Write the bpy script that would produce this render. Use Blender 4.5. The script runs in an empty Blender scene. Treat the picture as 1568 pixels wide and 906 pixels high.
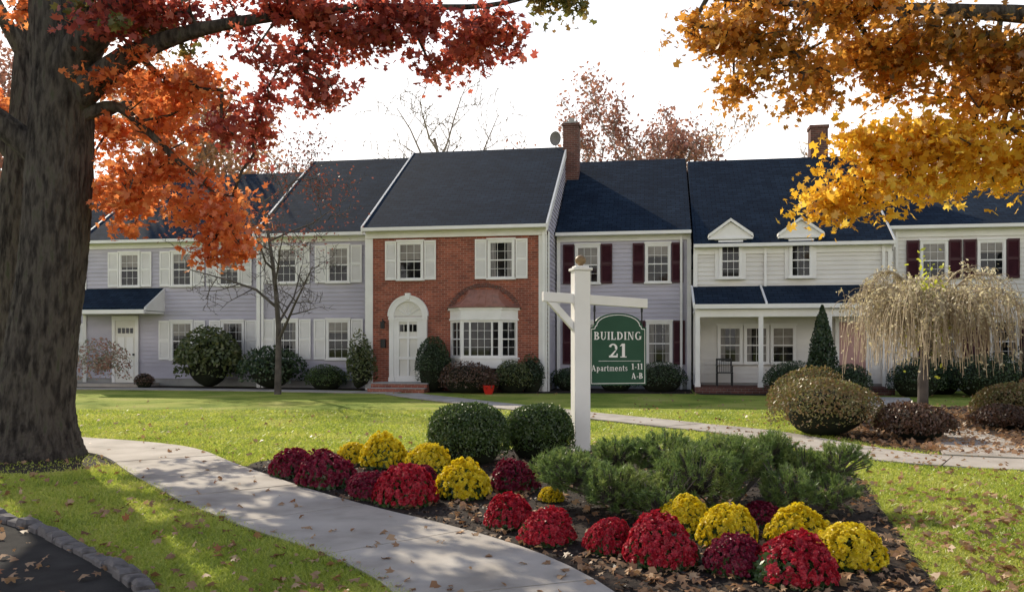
import bpy, bmesh, math, numpy as np
from mathutils import Vector, Matrix
R = np.random.RandomState(7)
S = bpy.context.scene
C = S.collection

# ------------------------------------------------------------------ materials
def newmat(name):
    m = bpy.data.materials.new(name); m.use_nodes = True
    nt = m.node_tree; nt.nodes.clear()
    out = nt.nodes.new('ShaderNodeOutputMaterial')
    return m, nt, out
def ramp(nt, cols, fac):
    r = nt.nodes.new('ShaderNodeValToRGB')
    e = r.color_ramp.elements
    n = len(cols)
    while len(e) < n: e.new(0.5)
    for i, c in enumerate(cols):
        e[i].position = i/(n-1) if n > 1 else 0; e[i].color = (*c, 1)
    nt.links.new(fac, r.inputs[0]); return r.outputs[0]
def mathn(nt, op, a, b):
    n = nt.nodes.new('ShaderNodeMath'); n.operation = op
    for i, x in enumerate((a, b)):
        if isinstance(x, (int, float)): n.inputs[i].default_value = x
        else: nt.links.new(x, n.inputs[i])
    return n.outputs[0]
def noise(nt, scale, detail=4, co=None, rough=.55):
    n = nt.nodes.new('ShaderNodeTexNoise'); n.inputs['Scale'].default_value = scale
    n.inputs['Detail'].default_value = detail; n.inputs['Roughness'].default_value = rough
    if co is None:
        t = nt.nodes.new('ShaderNodeTexCoord'); co = t.outputs['Object']
    nt.links.new(co, n.inputs['Vector'])
    return n.outputs['Fac']
def contrast(nt, f, lo, hi):
    n = nt.nodes.new('ShaderNodeMapRange'); n.inputs[1].default_value = lo; n.inputs[2].default_value = hi
    nt.links.new(f, n.inputs[0]); return n.outputs[0]
def surf(name, cols, scale=3, rough=.8, bump=0, bscale=30, metallic=0, spec=.3, detail=5, lo=.3, hi=.7, stretch=None, bd=.02):
    m, nt, out = newmat(name)
    b = nt.nodes.new('ShaderNodeBsdfPrincipled')
    co = None
    if stretch:
        t = nt.nodes.new('ShaderNodeTexCoord'); mp = nt.nodes.new('ShaderNodeMapping')
        mp.inputs['Scale'].default_value = stretch
        nt.links.new(t.outputs['Object'], mp.inputs[0]); co = mp.outputs[0]
    if len(cols) == 1: b.inputs['Base Color'].default_value = (*cols[0], 1)
    else:
        nt.links.new(ramp(nt, cols, contrast(nt, noise(nt, scale, detail, co), lo, hi)), b.inputs['Base Color'])
    b.inputs['Roughness'].default_value = rough; b.inputs['Metallic'].default_value = metallic
    b.inputs['Specular IOR Level'].default_value = spec
    if bump:
        bp = nt.nodes.new('ShaderNodeBump'); bp.inputs['Strength'].default_value = bump
        bp.inputs['Distance'].default_value = bd
        nt.links.new(noise(nt, bscale, 6, co, .7), bp.inputs['Height']); nt.links.new(bp.outputs[0], b.inputs['Normal'])
    nt.links.new(b.outputs[0], out.inputs[0]); return m
def leafmat(name, cols, trans=.45, clump=1.2, gloss=.05, rw=.55):
    m, nt, out = newmat(name)
    g = nt.nodes.new('ShaderNodeNewGeometry')
    f = mathn(nt, 'ADD', mathn(nt, 'MULTIPLY', g.outputs['Random Per Island'], rw),
              mathn(nt, 'MULTIPLY', contrast(nt, noise(nt, clump, 2), .3, .7), 1-rw))
    col = ramp(nt, cols, f)
    d = nt.nodes.new('ShaderNodeBsdfDiffuse'); t = nt.nodes.new('ShaderNodeBsdfTranslucent')
    gl = nt.nodes.new('ShaderNodeBsdfGlossy'); gl.inputs['Roughness'].default_value = .4
    nt.links.new(col, d.inputs[0]); nt.links.new(col, t.inputs[0])
    mx = nt.nodes.new('ShaderNodeMixShader'); mx.inputs[0].default_value = trans
    nt.links.new(d.outputs[0], mx.inputs[1]); nt.links.new(t.outputs[0], mx.inputs[2])
    m2 = nt.nodes.new('ShaderNodeMixShader'); m2.inputs[0].default_value = gloss
    nt.links.new(mx.outputs[0], m2.inputs[1]); nt.links.new(gl.outputs[0], m2.inputs[2])
    nt.links.new(m2.outputs[0], out.inputs[0]); return m
def brickmat(name, c1, c2, mortar, w=.22, h=.075, ms=.008, zs=1., rough=.85, bump=.4, big=1.5, spec=.2):
    m, nt, out = newmat(name)
    b = nt.nodes.new('ShaderNodeBsdfPrincipled'); b.inputs['Roughness'].default_value = rough
    b.inputs['Specular IOR Level'].default_value = spec
    t = nt.nodes.new('ShaderNodeTexCoord'); sp = nt.nodes.new('ShaderNodeSeparateXYZ')
    nt.links.new(t.outputs['Object'], sp.inputs[0])
    cb = nt.nodes.new('ShaderNodeCombineXYZ')
    nt.links.new(mathn(nt, 'ADD', sp.outputs[0], sp.outputs[1]) if zs == 1 else sp.outputs[0], cb.inputs[0])
    nt.links.new(mathn(nt, 'MULTIPLY', sp.outputs[2], zs), cb.inputs[1])
    br = nt.nodes.new('ShaderNodeTexBrick'); br.inputs['Scale'].default_value = 1
    br.inputs['Color1'].default_value = (*c1, 1); br.inputs['Color2'].default_value = (*c2, 1)
    br.inputs['Mortar'].default_value = (*mortar, 1); br.inputs['Mortar Size'].default_value = ms
    br.inputs['Brick Width'].default_value = w; br.inputs['Row Height'].default_value = h
    br.inputs['Mortar Smooth'].default_value = .2
    nt.links.new(cb.outputs[0], br.inputs['Vector'])
    mx = nt.nodes.new('ShaderNodeMix'); mx.data_type = 'RGBA'; mx.blend_type = 'MULTIPLY'; mx.inputs[0].default_value = 1
    nt.links.new(br.outputs['Color'], mx.inputs[6])
    nt.links.new(ramp(nt, [(.62, .62, .66), (1.25, 1.2, 1.14)], contrast(nt, noise(nt, big, 8, rough=.75), .3, .7)), mx.inputs[7])
    nt.links.new(mx.outputs[2], b.inputs['Base Color'])
    bp = nt.nodes.new('ShaderNodeBump'); bp.inputs['Strength'].default_value = bump; bp.inputs['Distance'].default_value = .01
    bp.invert = True
    nt.links.new(br.outputs['Fac'], bp.inputs['Height']); nt.links.new(bp.outputs[0], b.inputs['Normal'])
    nt.links.new(b.outputs[0], out.inputs[0]); return m

WHITE = surf('white_paint', [(.78, .76, .72), (.86, .84, .81)], 2, .5, .05, 20)
CREAM = surf('cream_paint', [(.70, .67, .60), (.78, .75, .69)], 2, .55)
LAV = surf('lavender_siding_paint', [(.44, .415, .475), (.53, .50, .57)], .9, .6, .05, 14, stretch=(1, 1, 3))
WSID = surf('white_siding_paint', [(.70, .67, .63), (.80, .77, .72)], .9, .6, .05, 14, stretch=(1, 1, 3))
MAROON = surf('maroon_shutter_paint', [(.045, .010, .016), (.07, .017, .024)], 3, .5)
BRICK = brickmat('red_brick', (.38, .115, .07), (.22, .068, .045), (.42, .30, .24), ms=.006)
BRICKD = brickmat('chimney_brick', (.17, .07, .055), (.11, .05, .04), (.2, .16, .14))
ROOF = brickmat('asphalt_shingles', (.019, .036, .064), (.011, .022, .042), (.005, .009, .018), .32, .16, .012, 1.75, .9, .5, .8, .10)
CONC = surf('concrete', [(.31, .275, .235), (.44, .395, .345), (.52, .475, .42)], 1.6, .85, .25, 60, detail=8)
FOUND = surf('foundation_concrete', [(.3, .29, .28), (.4, .39, .37)], 2, .9, .2, 30)
DISH = surf('dish_grey', [(.16, .15, .14), (.22, .2, .19)], 2, .7)
ASPH = surf('asphalt', [(.030, .028, .027), (.055, .052, .049)], 4, .95, .5, 120, spec=.1)
COPPER = surf('copper_roof', [(.42, .20, .14), (.55, .28, .21), (.36, .2, .16)], 3, .42, .05, 20, metallic=.55, spec=.5)
BLACK = surf('black_metal', [(.015, .015, .016), (.03, .03, .03)], 5, .45)
GREEN = surf('sign_green_paint', [(.010, .060, .030), (.015, .075, .040)], 4, .5)
STONE = surf('granite_cobble', [(.07, .062, .06), (.17, .155, .15), (.11, .1, .1)], 9, .9, .6, 40)
MULCH = surf('mulch_soil', [(.014, .010, .008), (.035, .024, .018), (.075, .048, .034)], 14, .95, .9, 70, detail=9)
BARK = surf('oak_bark', [(.018, .014, .012), (.060, .050, .042), (.13, .11, .09), (.085, .09, .055)], 6, .95, 1, 9, detail=9, stretch=(2.2, 2.2, .5), bd=.10)
BARK2 = surf('thin_bark', [(.06, .05, .045), (.14, .12, .105)], 4, .9, .3, 30)
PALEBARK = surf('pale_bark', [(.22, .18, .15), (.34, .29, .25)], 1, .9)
REDPOT = surf('red_plastic', [(.5, .02, .015), (.6, .03, .02)], 3, .35)

def glassmat():
    m, nt, out = newmat('window_glass')
    b = nt.nodes.new('ShaderNodeBsdfPrincipled')
    nt.links.new(ramp(nt, [(.004, .005, .006), (.012, .012, .012), (.05, .044, .036)], contrast(nt, noise(nt, 1.7, 3), .35, .75)), b.inputs['Base Color'])
    b.inputs['Roughness'].default_value = .04; b.inputs['Specular IOR Level'].default_value = .35
    bp = nt.nodes.new('ShaderNodeBump'); bp.inputs['Strength'].default_value = .06
    nt.links.new(noise(nt, 3, 1), bp.inputs['Height']); nt.links.new(bp.outputs[0], b.inputs['Normal'])
    nt.links.new(b.outputs[0], out.inputs[0]); return m
GLASS = glassmat()
BLIND = surf('window_blind', [(.14, .125, .105), (.26, .235, .20)], 3, .25, 0, spec=.5)
CURT = surf('window_curtain', [(.06, .055, .05), (.26, .24, .22)], 6, .3, 0, spec=.5, stretch=(4, 1, .3))

# ------------------------------------------------------------------ mesh helpers
class M:
    def __init__(s): s.v = []; s.f = []; s.m = []; s.mats = []
    def mi(s, mat):
        if mat not in s.mats: s.mats.append(mat)
        return s.mats.index(mat)
    def poly(s, pts, mat):
        b = len(s.v); s.v += [tuple(p) for p in pts]; s.f.append(tuple(range(b, b+len(pts)))); s.m.append(s.mi(mat))
    def box(s, x0, x1, y0, y1, z0, z1, mat):
        b = len(s.v)
        s.v += [(x, y, z) for z in (z0, z1) for x, y in ((x0, y0), (x1, y0), (x1, y1), (x0, y1))]
        for q in ((0, 3, 2, 1), (4, 5, 6, 7), (0, 1, 5, 4), (1, 2, 6, 5), (2, 3, 7, 6), (3, 0, 4, 7)):
            s.f.append(tuple(b+i for i in q)); s.m.append(s.mi(mat))
    def ext(s, pts, off, mat):
        n = len(pts); b = len(s.v); o = off
        s.v += [tuple(p) for p in pts] + [(p[0]+o[0], p[1]+o[1], p[2]+o[2]) for p in pts]
        k = s.mi(mat)
        s.f.append(tuple(range(b, b+n))); s.f.append(tuple(range(b+2*n-1, b+n-1, -1))); s.m += [k, k]
        for i in range(n):
            j = (i+1) % n
            s.f.append((b+i, b+n+i, b+n+j, b+j)); s.m.append(k)
    def prism_u(s, prof, ua, ub, mat): s.ext([(ua, v, z) for v, z in prof], (ub-ua, 0, 0), mat)
    def prism_v(s, prof, va, vb, mat): s.ext([(u, va, z) for u, z in prof], (0, vb-va, 0), mat)
    def prism_z(s, prof, za, zb, mat): s.ext([(x, y, za) for x, y in prof], (0, 0, zb-za), mat)
    def arr(s, V, F, mat):
        b = len(s.v); s.v += [tuple(p) for p in V.tolist()]
        s.f += [tuple(b+i for i in q) for q in F.tolist()]; s.m += [s.mi(mat)]*len(F)
    def obj(s, name, parent=None, smooth=False, bevel=0):
        me = bpy.data.meshes.new(name); me.from_pydata(s.v, [], s.f)
        for m in s.mats: me.materials.append(m)
        me.polygons.foreach_set('material_index', s.m)
        bm = bmesh.new(); bm.from_mesh(me); bmesh.ops.recalc_face_normals(bm, faces=bm.faces); bm.to_mesh(me); bm.free()
        if smooth: me.polygons.foreach_set('use_smooth', [True]*len(me.polygons))
        o = bpy.data.objects.new(name, me); C.objects.link(o)
        if parent: o.parent = parent
        if bevel:
            bv = o.modifiers.new('bevel', 'BEVEL'); bv.width = bevel; bv.segments = 2; bv.limit_method = 'ANGLE'
        return o
def empty(name, loc=(0, 0, 0), rz=0):
    o = bpy.data.objects.new(name, None); C.objects.link(o); o.location = loc; o.rotation_euler = (0, 0, rz)
    o.empty_display_size = .2; return o
def fm(name, V, F, mat, parent=None, smooth=False):
    V = np.asarray(V, np.float32); F = np.asarray(F, np.int32); n, (m, k) = len(V), F.shape
    me = bpy.data.meshes.new(name)
    me.vertices.add(n); me.vertices.foreach_set('co', V.ravel())
    me.loops.add(m*k); me.loops.foreach_set('vertex_index', F.ravel())
    me.polygons.add(m); me.polygons.foreach_set('loop_start', np.arange(m, dtype=np.int32)*k)
    try: me.polygons.foreach_set('loop_total', np.full(m, k, np.int32))
    except Exception: pass
    if smooth: me.polygons.foreach_set('use_smooth', np.ones(m, bool))
    me.update(calc_edges=True); me.materials.append(mat)
    o = bpy.data.objects.new(name, me); C.objects.link(o)
    if parent: o.parent = parent
    return o
def merge(L):
    V = []; F = []; b = 0
    for v, f in L:
        V.append(v); F.append(f+b); b += len(v)
    return np.concatenate(V), np.concatenate(F)
def ico():
    bm = bmesh.new(); bmesh.ops.create_icosphere(bm, subdivisions=3, radius=1)
    V = np.array([tuple(p.co) for p in bm.verts]); F = np.array([[p.index for p in f.verts] for f in bm.faces]); bm.free(); return V, F
def unit(a): return a/np.maximum(np.linalg.norm(a, axis=-1, keepdims=True), 1e-9)
LOBED = np.array([(0, -.5), (.42, -.25), (.2, -.02), (.42, .3), (.1, .22), (0, .55), (-.1, .22), (-.42, .3), (-.2, -.02), (-.42, -.25)])
OVAL = np.array([(0, -.5), (.26, -.1), (.2, .25), (0, .5), (-.2, .25), (-.26, -.1)])
DIAM = np.array([(0, -.5), (.3, 0), (0, .5), (-.3, 0)])
def leaves(P, size, shape=DIAM, N=None, jit=1., rng=R, cup=.25, sv=.35):
    n = len(P); k = len(shape)
    nrm = rng.normal(size=(n, 3))
    if N is not None: nrm = unit(N)*1. + nrm*jit*.6
    nrm = unit(nrm)
    t = unit(np.cross(nrm, rng.normal(size=(n, 3)))); b = np.cross(nrm, t)
    s = size*(1+sv*rng.uniform(-1, 1, n))
    sh = shape
    V = P[:, None] + s[:, None, None]*(sh[None, :, 0, None]*t[:, None] + sh[None, :, 1, None]*b[:, None]
        - cup*(np.abs(sh[None, :, 0, None])+.3*sh[None, :, 1, None]**2)*nrm[:, None])
    return V.reshape(-1, 3), np.arange(n*k).reshape(n, k)
def frusta(A, B, ra, rb, k=5):
    A = np.asarray(A, float); B = np.asarray(B, float); ra = np.asarray(ra, float); rb = np.asarray(rb, float)
    d = unit(B-A); ref = np.where(np.abs(d[:, 2:3]) > .9, [[1., 0, 0]], [[0, 0, 1.]])
    t = unit(np.cross(d, ref)); b = np.cross(d, t)
    a = np.arange(k)/k*2*math.pi
    ring = np.cos(a)[None, :, None]*t[:, None]+np.sin(a)[None, :, None]*b[:, None]
    V = np.concatenate([A[:, None]+ring*ra[:, None, None], B[:, None]+ring*rb[:, None, None]], 1)
    n = len(A); base = (np.arange(n)*2*k)[:, None]
    i = np.arange(k); j = (i+1) % k
    F = np.stack([base+i, base+j, base+k+j, base+k+i], -1)
    return V.reshape(-1, 3), F.reshape(-1, 4)
def cat(P, n=8):
    P = np.asarray(P, float); Q = np.vstack([2*P[0]-P[1], P, 2*P[-1]-P[-2]]); out = []
    for i in range(1, len(Q)-2):
        for t in np.arange(n)/n:
            a, b, c, d = Q[i-1:i+3]
            out.append(.5*((2*b)+(-a+c)*t+(2*a-5*b+4*c-d)*t*t+(-a+3*b-3*c+d)*t**3))
    out.append(P[-1]); return np.array(out)
def tube(P, Rr, k=16, n=8, disp=0, seed=0, ridges=17):
    PR = cat(np.column_stack([P, Rr]), n); P = PR[:, :3]; r = np.maximum(PR[:, 3], .003)
    T = unit(np.gradient(P, axis=0)); a = np.arange(k)/k*2*math.pi
    ref = np.array([0, 1., 0]) if abs(T[0][1]) < .8 else np.array([1., 0, 0])
    X = unit(np.cross(T, ref)); Y = np.cross(T, X)
    s = np.concatenate([[0], np.cumsum(np.linalg.norm(np.diff(P, axis=0), axis=1))])
    A, SS = np.meshgrid(a, s)
    dd = 1.
    if disp:
        rg = np.random.RandomState(seed+50)
        w = np.sin(ridges*A+2.6*np.sin(SS*4.1+seed+2*np.sin(A*2))+1.5*np.sin(A*3+SS*2))*.5+np.sin((ridges-6)*A-2.4*np.sin(SS*5.3+2+A)+SS)*.5
        w = -np.abs(w)**.6*1.3+.6
        w = w*(.6+.4*np.sin(SS*19+A*7))+.45*np.sin(A*3+seed+SS*.7)+.35*np.sin(2*A+SS*1.7)+.35*np.sin(5*A+3)*np.exp(-SS*1.6)*3
        dd = 1+disp*w+rg.normal(size=A.shape)*disp*.2
    V = P[:, None]+(X[:, None]*np.cos(A)[..., None]+Y[:, None]*np.sin(A)[..., None])*(r[:, None]*dd)[..., None]
    m = len(P); i = np.arange(m-1)[:, None]*k; j = np.arange(k); j2 = (j+1) % k
    F = np.stack([i+j, i+j2, i+k+j2, i+k+j], -1).reshape(-1, 4)
    return V.reshape(-1, 3), F

# ------------------------------------------------------------------ camera, sky, sun
cam = bpy.data.cameras.new('camera'); co = bpy.data.objects.new('camera', cam); C.objects.link(co)
cam.sensor_width = 36; cam.lens = 36*1300/1568; cam.shift_y = 77/1568
co.location = (0, 0, 1.5); co.rotation_euler = (math.radians(90), 0, 0); cam.clip_end = 1500; cam.clip_start = .05
S.camera = co
W = bpy.data.worlds.new('World'); S.world = W; W.use_nodes = True
nt = W.node_tree; bg = nt.nodes['Background']; sk = nt.nodes.new('ShaderNodeTexSky'); sk.sky_type = 'NISHITA'
sk.sun_disc = False; sk.sun_elevation = math.radians(32); sk.sun_rotation = math.radians(-31)
sk.air_density = 1.0; sk.dust_density = 1.2; sk.ozone_density = 1.0
# white haze and thin cloud, with added horizon brightness filling the shaded facades
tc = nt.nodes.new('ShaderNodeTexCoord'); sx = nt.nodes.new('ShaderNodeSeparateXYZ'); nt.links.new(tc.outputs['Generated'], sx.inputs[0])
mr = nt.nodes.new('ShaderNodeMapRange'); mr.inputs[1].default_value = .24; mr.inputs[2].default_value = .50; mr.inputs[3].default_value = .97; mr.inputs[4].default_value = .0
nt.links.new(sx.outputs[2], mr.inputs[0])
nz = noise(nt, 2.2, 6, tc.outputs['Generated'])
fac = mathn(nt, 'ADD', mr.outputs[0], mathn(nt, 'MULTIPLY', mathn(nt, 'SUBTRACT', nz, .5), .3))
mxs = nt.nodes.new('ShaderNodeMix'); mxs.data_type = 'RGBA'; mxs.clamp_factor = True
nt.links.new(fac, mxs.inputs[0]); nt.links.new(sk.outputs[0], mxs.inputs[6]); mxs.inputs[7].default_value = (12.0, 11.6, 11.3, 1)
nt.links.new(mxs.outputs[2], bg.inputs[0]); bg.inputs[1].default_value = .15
sl = bpy.data.lights.new('sun', 'SUN'); sl.energy = 5; sl.angle = math.radians(.5); sl.color = (1, .90, .72)
so = bpy.data.objects.new('sun', sl); C.objects.link(so); so.location = (-20, 40, 40)
so.rotation_euler = Vector((.515*.848, -.857*.848, -.53)).to_track_quat('-Z', 'Y').to_euler()
S.view_settings.view_transform = 'Standard'; S.view_settings.look = 'None'; S.view_settings.exposure = 0

# ------------------------------------------------------------------ ground
path_c = [(-11, 14.6), (-8.9, 14.0), (-7.2, 13.2), (-5.3, 12.1), (-3.9, 10.2), (-2.7, 8.55), (-1.7, 7.35), (-.95, 6.55), (-.32, 5.7), (.05, 4.8), (.3, 3.5), (.4, 1.5)]
walk_c = [(-3.45, 26.6), (-2.6, 25), (-.6, 21.8), (1.2, 19), (2.9, 16.4), (4.1, 14.6), (4.75, 12.3), (5.6, 11.0), (7.5, 10.4), (12, 10)]
left_c = [(-20, 30.3), (-15, 29.9), (-9, 28.8), (-5.5, 27.7), (-3.6, 27.2)]
porch_c = [(6.4, 11.4), (7.3, 13.6), (7.9, 17), (9.4, 21), (10.9, 24.6)]
bed = np.array([(-3.3, 11.0), (-3.3, 10.1), (-2.5, 9.0), (-1.5, 7.85), (-.7, 7.0), (-.05, 6.15), (.35, 5.3), (.6, 4.3), (2.4, 4.4), (2.75, 5.6), (3.4, 7.8), (3.92, 9.5), (3.78, 11.3), (2.4, 12.2), (1.1, 12.9), (-.04, 12.3), (-1.26, 12.2), (-2.6, 11.8)])
bed2 = np.array([(5.6, 17.5), (5.35, 15), (5.5, 12.6), (6.3, 11.7), (9, 11.3), (14, 11.6), (16, 18), (11, 21), (7, 20)])
curb_c = [(-9, 9.2), (-7, 8.75), (-5.06, 7.8), (-4.4, 7.3), (-3.81, 6.84), (-3.06, 6.09), (-2.5, 5.5), (-2.13, 5.0), (-1.7, 4.2), (-1.4, 3), (-1.3, 1)]
treebed = np.array([(-6.5+1.9*math.cos(a)*(1+.1*math.sin(3*a)), 11.6+1.7*math.sin(a)*(1+.12*math.sin(5*a))) for a in np.arange(0, 6.28, .3)])
def inpoly(X, Y, P):
    r = np.zeros(len(X), bool); n = len(P); j = n-1
    for i in range(n):
        xi, yi = P[i]; xj, yj = P[j]
        c = ((yi > Y) != (yj > Y)) & (X < (xj-xi)*(Y-yi)/(yj-yi+1e-12)+xi); r ^= c; j = i
    return r
def dist(X, Y, P):
    P = cat(np.array(P), 6); d = np.full(len(X), 1e9)
    for a, b in zip(P[:-1], P[1:]):
        ab = b-a; t = np.clip(((X-a[0])*ab[0]+(Y-a[1])*ab[1])/(ab@ab+1e-12), 0, 1)
        d = np.minimum(d, np.hypot(X-a[0]-t*ab[0], Y-a[1]-t*ab[1]))
    return d
def grassmat():
    m, nt, out = newmat('lawn_grass')
    b = nt.nodes.new('ShaderNodeBsdfPrincipled'); b.inputs['Roughness'].default_value = .95; b.inputs['Specular IOR Level'].default_value = .1
    f = mathn(nt, 'ADD', mathn(nt, 'MULTIPLY', noise(nt, .6, 6), .55), mathn(nt, 'MULTIPLY', noise(nt, 18, 8, rough=.8), .45))
    nt.links.new(ramp(nt, [(.10, .16, .02), (.23, .30, .045), (.38, .41, .08), (.46, .42, .15)], contrast(nt, f, .36, .64)), b.inputs['Base Color'])
    bp = nt.nodes.new('ShaderNodeBump'); bp.inputs['Strength'].default_value = .8; bp.inputs['Distance'].default_value = .04
    nt.links.new(noise(nt, 45, 8, rough=.85), bp.inputs['Height']); nt.links.new(bp.outputs[0], b.inputs['Normal'])
    nt.links.new(b.outputs[0], out.inputs[0]); return m
g = M(); g.poly([(-500, -300, 0), (500, -300, 0), (500, 700, 0), (-500, 700, 0)], grassmat()); g.obj('ground')
def sheet(name, P, z, mat):
    m = M(); m.poly([(x, y, z) for x, y in P], mat); return m.obj(name)
def smoothpoly(P, n=5): return cat(np.vstack([P, P[:1]]), n)[:-1]
sheet('mulch_bed', smoothpoly(bed), .008, MULCH)
sheet('mulch_bed', smoothpoly(bed2), .008, MULCH)
sheet('mulch_bed', treebed, .004, MULCH)
def ribbon(name, c, w, L=1.4, gap=.022, z=.03):
    P = cat(np.array(c, float), 14); s = np.concatenate([[0], np.cumsum(np.hypot(*np.diff(P, axis=0).T))])
    tot = s[-1]; m = M(); a = 0
    def at(t): return np.array([np.interp(t, s, P[:, 0]), np.interp(t, s, P[:, 1])])
    def nr(t):
        d = at(min(t+.05, tot))-at(max(t-.05, 0)); d /= np.hypot(*d); return np.array([-d[1], d[0]])
    while a < tot-.2:
        b = min(a+L, tot); ts = np.linspace(a+gap/2, b-gap/2, 6); zz = z+R.uniform(-.004, .004)
        lft = [at(t)+nr(t)*w/2 for t in ts]; rgt = [at(t)-nr(t)*w/2 for t in ts]
        m.prism_z([tuple(p) for p in lft]+[tuple(p) for p in rgt[::-1]], 0.0, zz, CONC); a = b
    o = m.obj(name)
    ts = np.linspace(0, tot, 60); u = M()
    for q, r_ in zip(ts[:-1], ts[1:]):
        u.poly([(*(at(q)+nr(q)*(w/2+.03)), .013), (*(at(r_)+nr(r_)*(w/2+.03)), .013), (*(at(r_)-nr(r_)*(w/2+.03)), .013), (*(at(q)-nr(q)*(w/2+.03)), .013)], MULCH)
    uo = u.obj('path_joint_soil'); uo.parent = o
ribbon('concrete_path', path_c, 1.25, 1.5)
ribbon('concrete_path', walk_c, 1.1)
ribbon('concrete_path', left_c, 1.0)
ribbon('concrete_path', porch_c, 1.1)
cc = cat(np.array(curb_c), 6)
road = np.vstack([cc, [(-1.3, -12), (-40, -12), (-40, 11)]])
sheet('asphalt_road', road, .01, ASPH)
m = M(); s = np.concatenate([[0], np.cumsum(np.hypot(*np.diff(cc, axis=0).T))]); t = 0
while t < s[-1]-.2:
    L = R.uniform(.17, .24); p = np.array([np.interp(t+L/2, s, cc[:, 0]), np.interp(t+L/2, s, cc[:, 1])])
    q = np.array([np.interp(t+L/2+.05, s, cc[:, 0]), np.interp(t+L/2+.05, s, cc[:, 1])])-p; q /= np.hypot(*q); n_ = np.array([-q[1], q[0]])
    h = R.uniform(.05, .09); hw = R.uniform(.05, .068); l2 = L/2-.014
    base = [p+q*l2*a+n_*hw*b for a, b in ((-1, -1), (1, -1), (1, 1), (-1, 1))]
    top = [p+q*(l2-.03)*a+n_*(hw-.02)*b+R.uniform(-.014, .014, 2) for a, b in ((-1, -1), (1, -1), (1, 1), (-1, 1))]
    b0 = len(m.v); m.v += [(*x, 0) for x in base]+[(*(x*1), h*.7) for x in base]+[(*x, h+R.uniform(-.01, .01)) for x in top]
    for lay in (0, 4):
        for i in range(4):
            m.f.append((b0+lay+i, b0+lay+(i+1) % 4, b0+lay+4+(i+1) % 4, b0+lay+4+i)); m.m.append(m.mi(STONE))
    m.f.append((b0+8, b0+9, b0+10, b0+11)); m.m.append(0); t += L
m.obj('cobblestone_kerb')
def blades():
    n = 520000
    Y = 1/R.uniform(1/20., 1/4.6, n); X = R.uniform(-.66, .66, n)*Y
    k = ~inpoly(X, Y, bed) & ~inpoly(X, Y, bed2) & ~inpoly(X, Y, road) & (dist(X, Y, curb_c) > .06)
    for c, w in ((path_c, .60), (walk_c, .53), (porch_c, .53)): k &= dist(X, Y, c) > w+R.uniform(-.06, .02, n)
    k &= ~(inpoly(X, Y, treebed) & (R.uniform(size=n) < .85))
    X, Y = X[k], Y[k]; n = len(X); h = R.uniform(.015, .042, n)*(1+.3*np.sin(X*3)*np.sin(Y*2.3)); a = R.uniform(0, 6.28, n)
    w = .0035+.0006*Y
    dx, dy = np.cos(a)*w, np.sin(a)*w; lx, ly = R.normal(size=n)*h*.9, R.normal(size=n)*h*.9
    V = np.stack([np.stack([X-dx, Y-dy, 0*X], -1), np.stack([X+dx, Y+dy, 0*X], -1), np.stack([X+lx, Y+ly, h], -1)], 1).reshape(-1, 3)
    fm('lawn_grass_blades', V, np.arange(n*3).reshape(n, 3), leafmat('grass_blade', [(.16, .24, .025), (.38, .47, .055), (.58, .61, .11), (.66, .58, .22)], .5, .8))
blades()
LITTER = leafmat('fallen_leaf', [(.14, .06, .03), (.32, .17, .08), (.50, .33, .19), (.32, .10, .03)], .25, 2)
def fallen():
    n = 8500; Y = 1/R.uniform(1/30., 1/4.6, n); X = R.uniform(-.66, .66, n)*Y
    onp = (dist(X, Y, path_c) < .63)
    pr = np.where(X > 3, .75, .17)+.35*np.exp(-np.hypot(X+6, Y-10)/2.5)+.30*inpoly(X, Y, bed)+.8*inpoly(X, Y, bed2)
    keep = (R.uniform(size=n) < np.where(onp, .10, pr)*(.6+.8*(np.sin(X*1.7+np.sin(Y*2))*np.sin(Y*1.3+X) > -.1))) & (Y < 27)
    X, Y = X[keep], Y[keep]; P = np.stack([X, Y, np.full(len(X), .045)], -1)
    fm('fallen_leaves', *leaves(P, .062, LOBED, np.tile([0, 0, 1.], (len(X), 1)), .7, cup=.5, sv=.55), LITTER)
    n = 16000; X = R.uniform(-3.2, 4, n); Y = R.uniform(4.5, 13, n); k = inpoly(X, Y, bed) & (dist(X, Y, path_c) > .66)
    P = np.stack([X[k], Y[k], R.uniform(.008, .03, k.sum())], -1)
    fm('mulch_chips', *leaves(P, .035, DIAM, np.tile([0, 0, 1.], (len(P), 1)), .9), leafmat('mulch_chip', [(.012, .008, .006), (.04, .026, .018), (.09, .058, .04)], 0, 5))
    n = 9000; X = R.uniform(5, 16, n); Y = R.uniform(11, 21, n); k = inpoly(X, Y, bed2)
    P = np.stack([X[k], Y[k], R.uniform(.01, .06, k.sum())], -1)
    fm('leaf_litter', *leaves(P, .09, LOBED, np.tile([0, 0, 1.], (len(P), 1)), .9), LITTER)
fallen()

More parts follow.
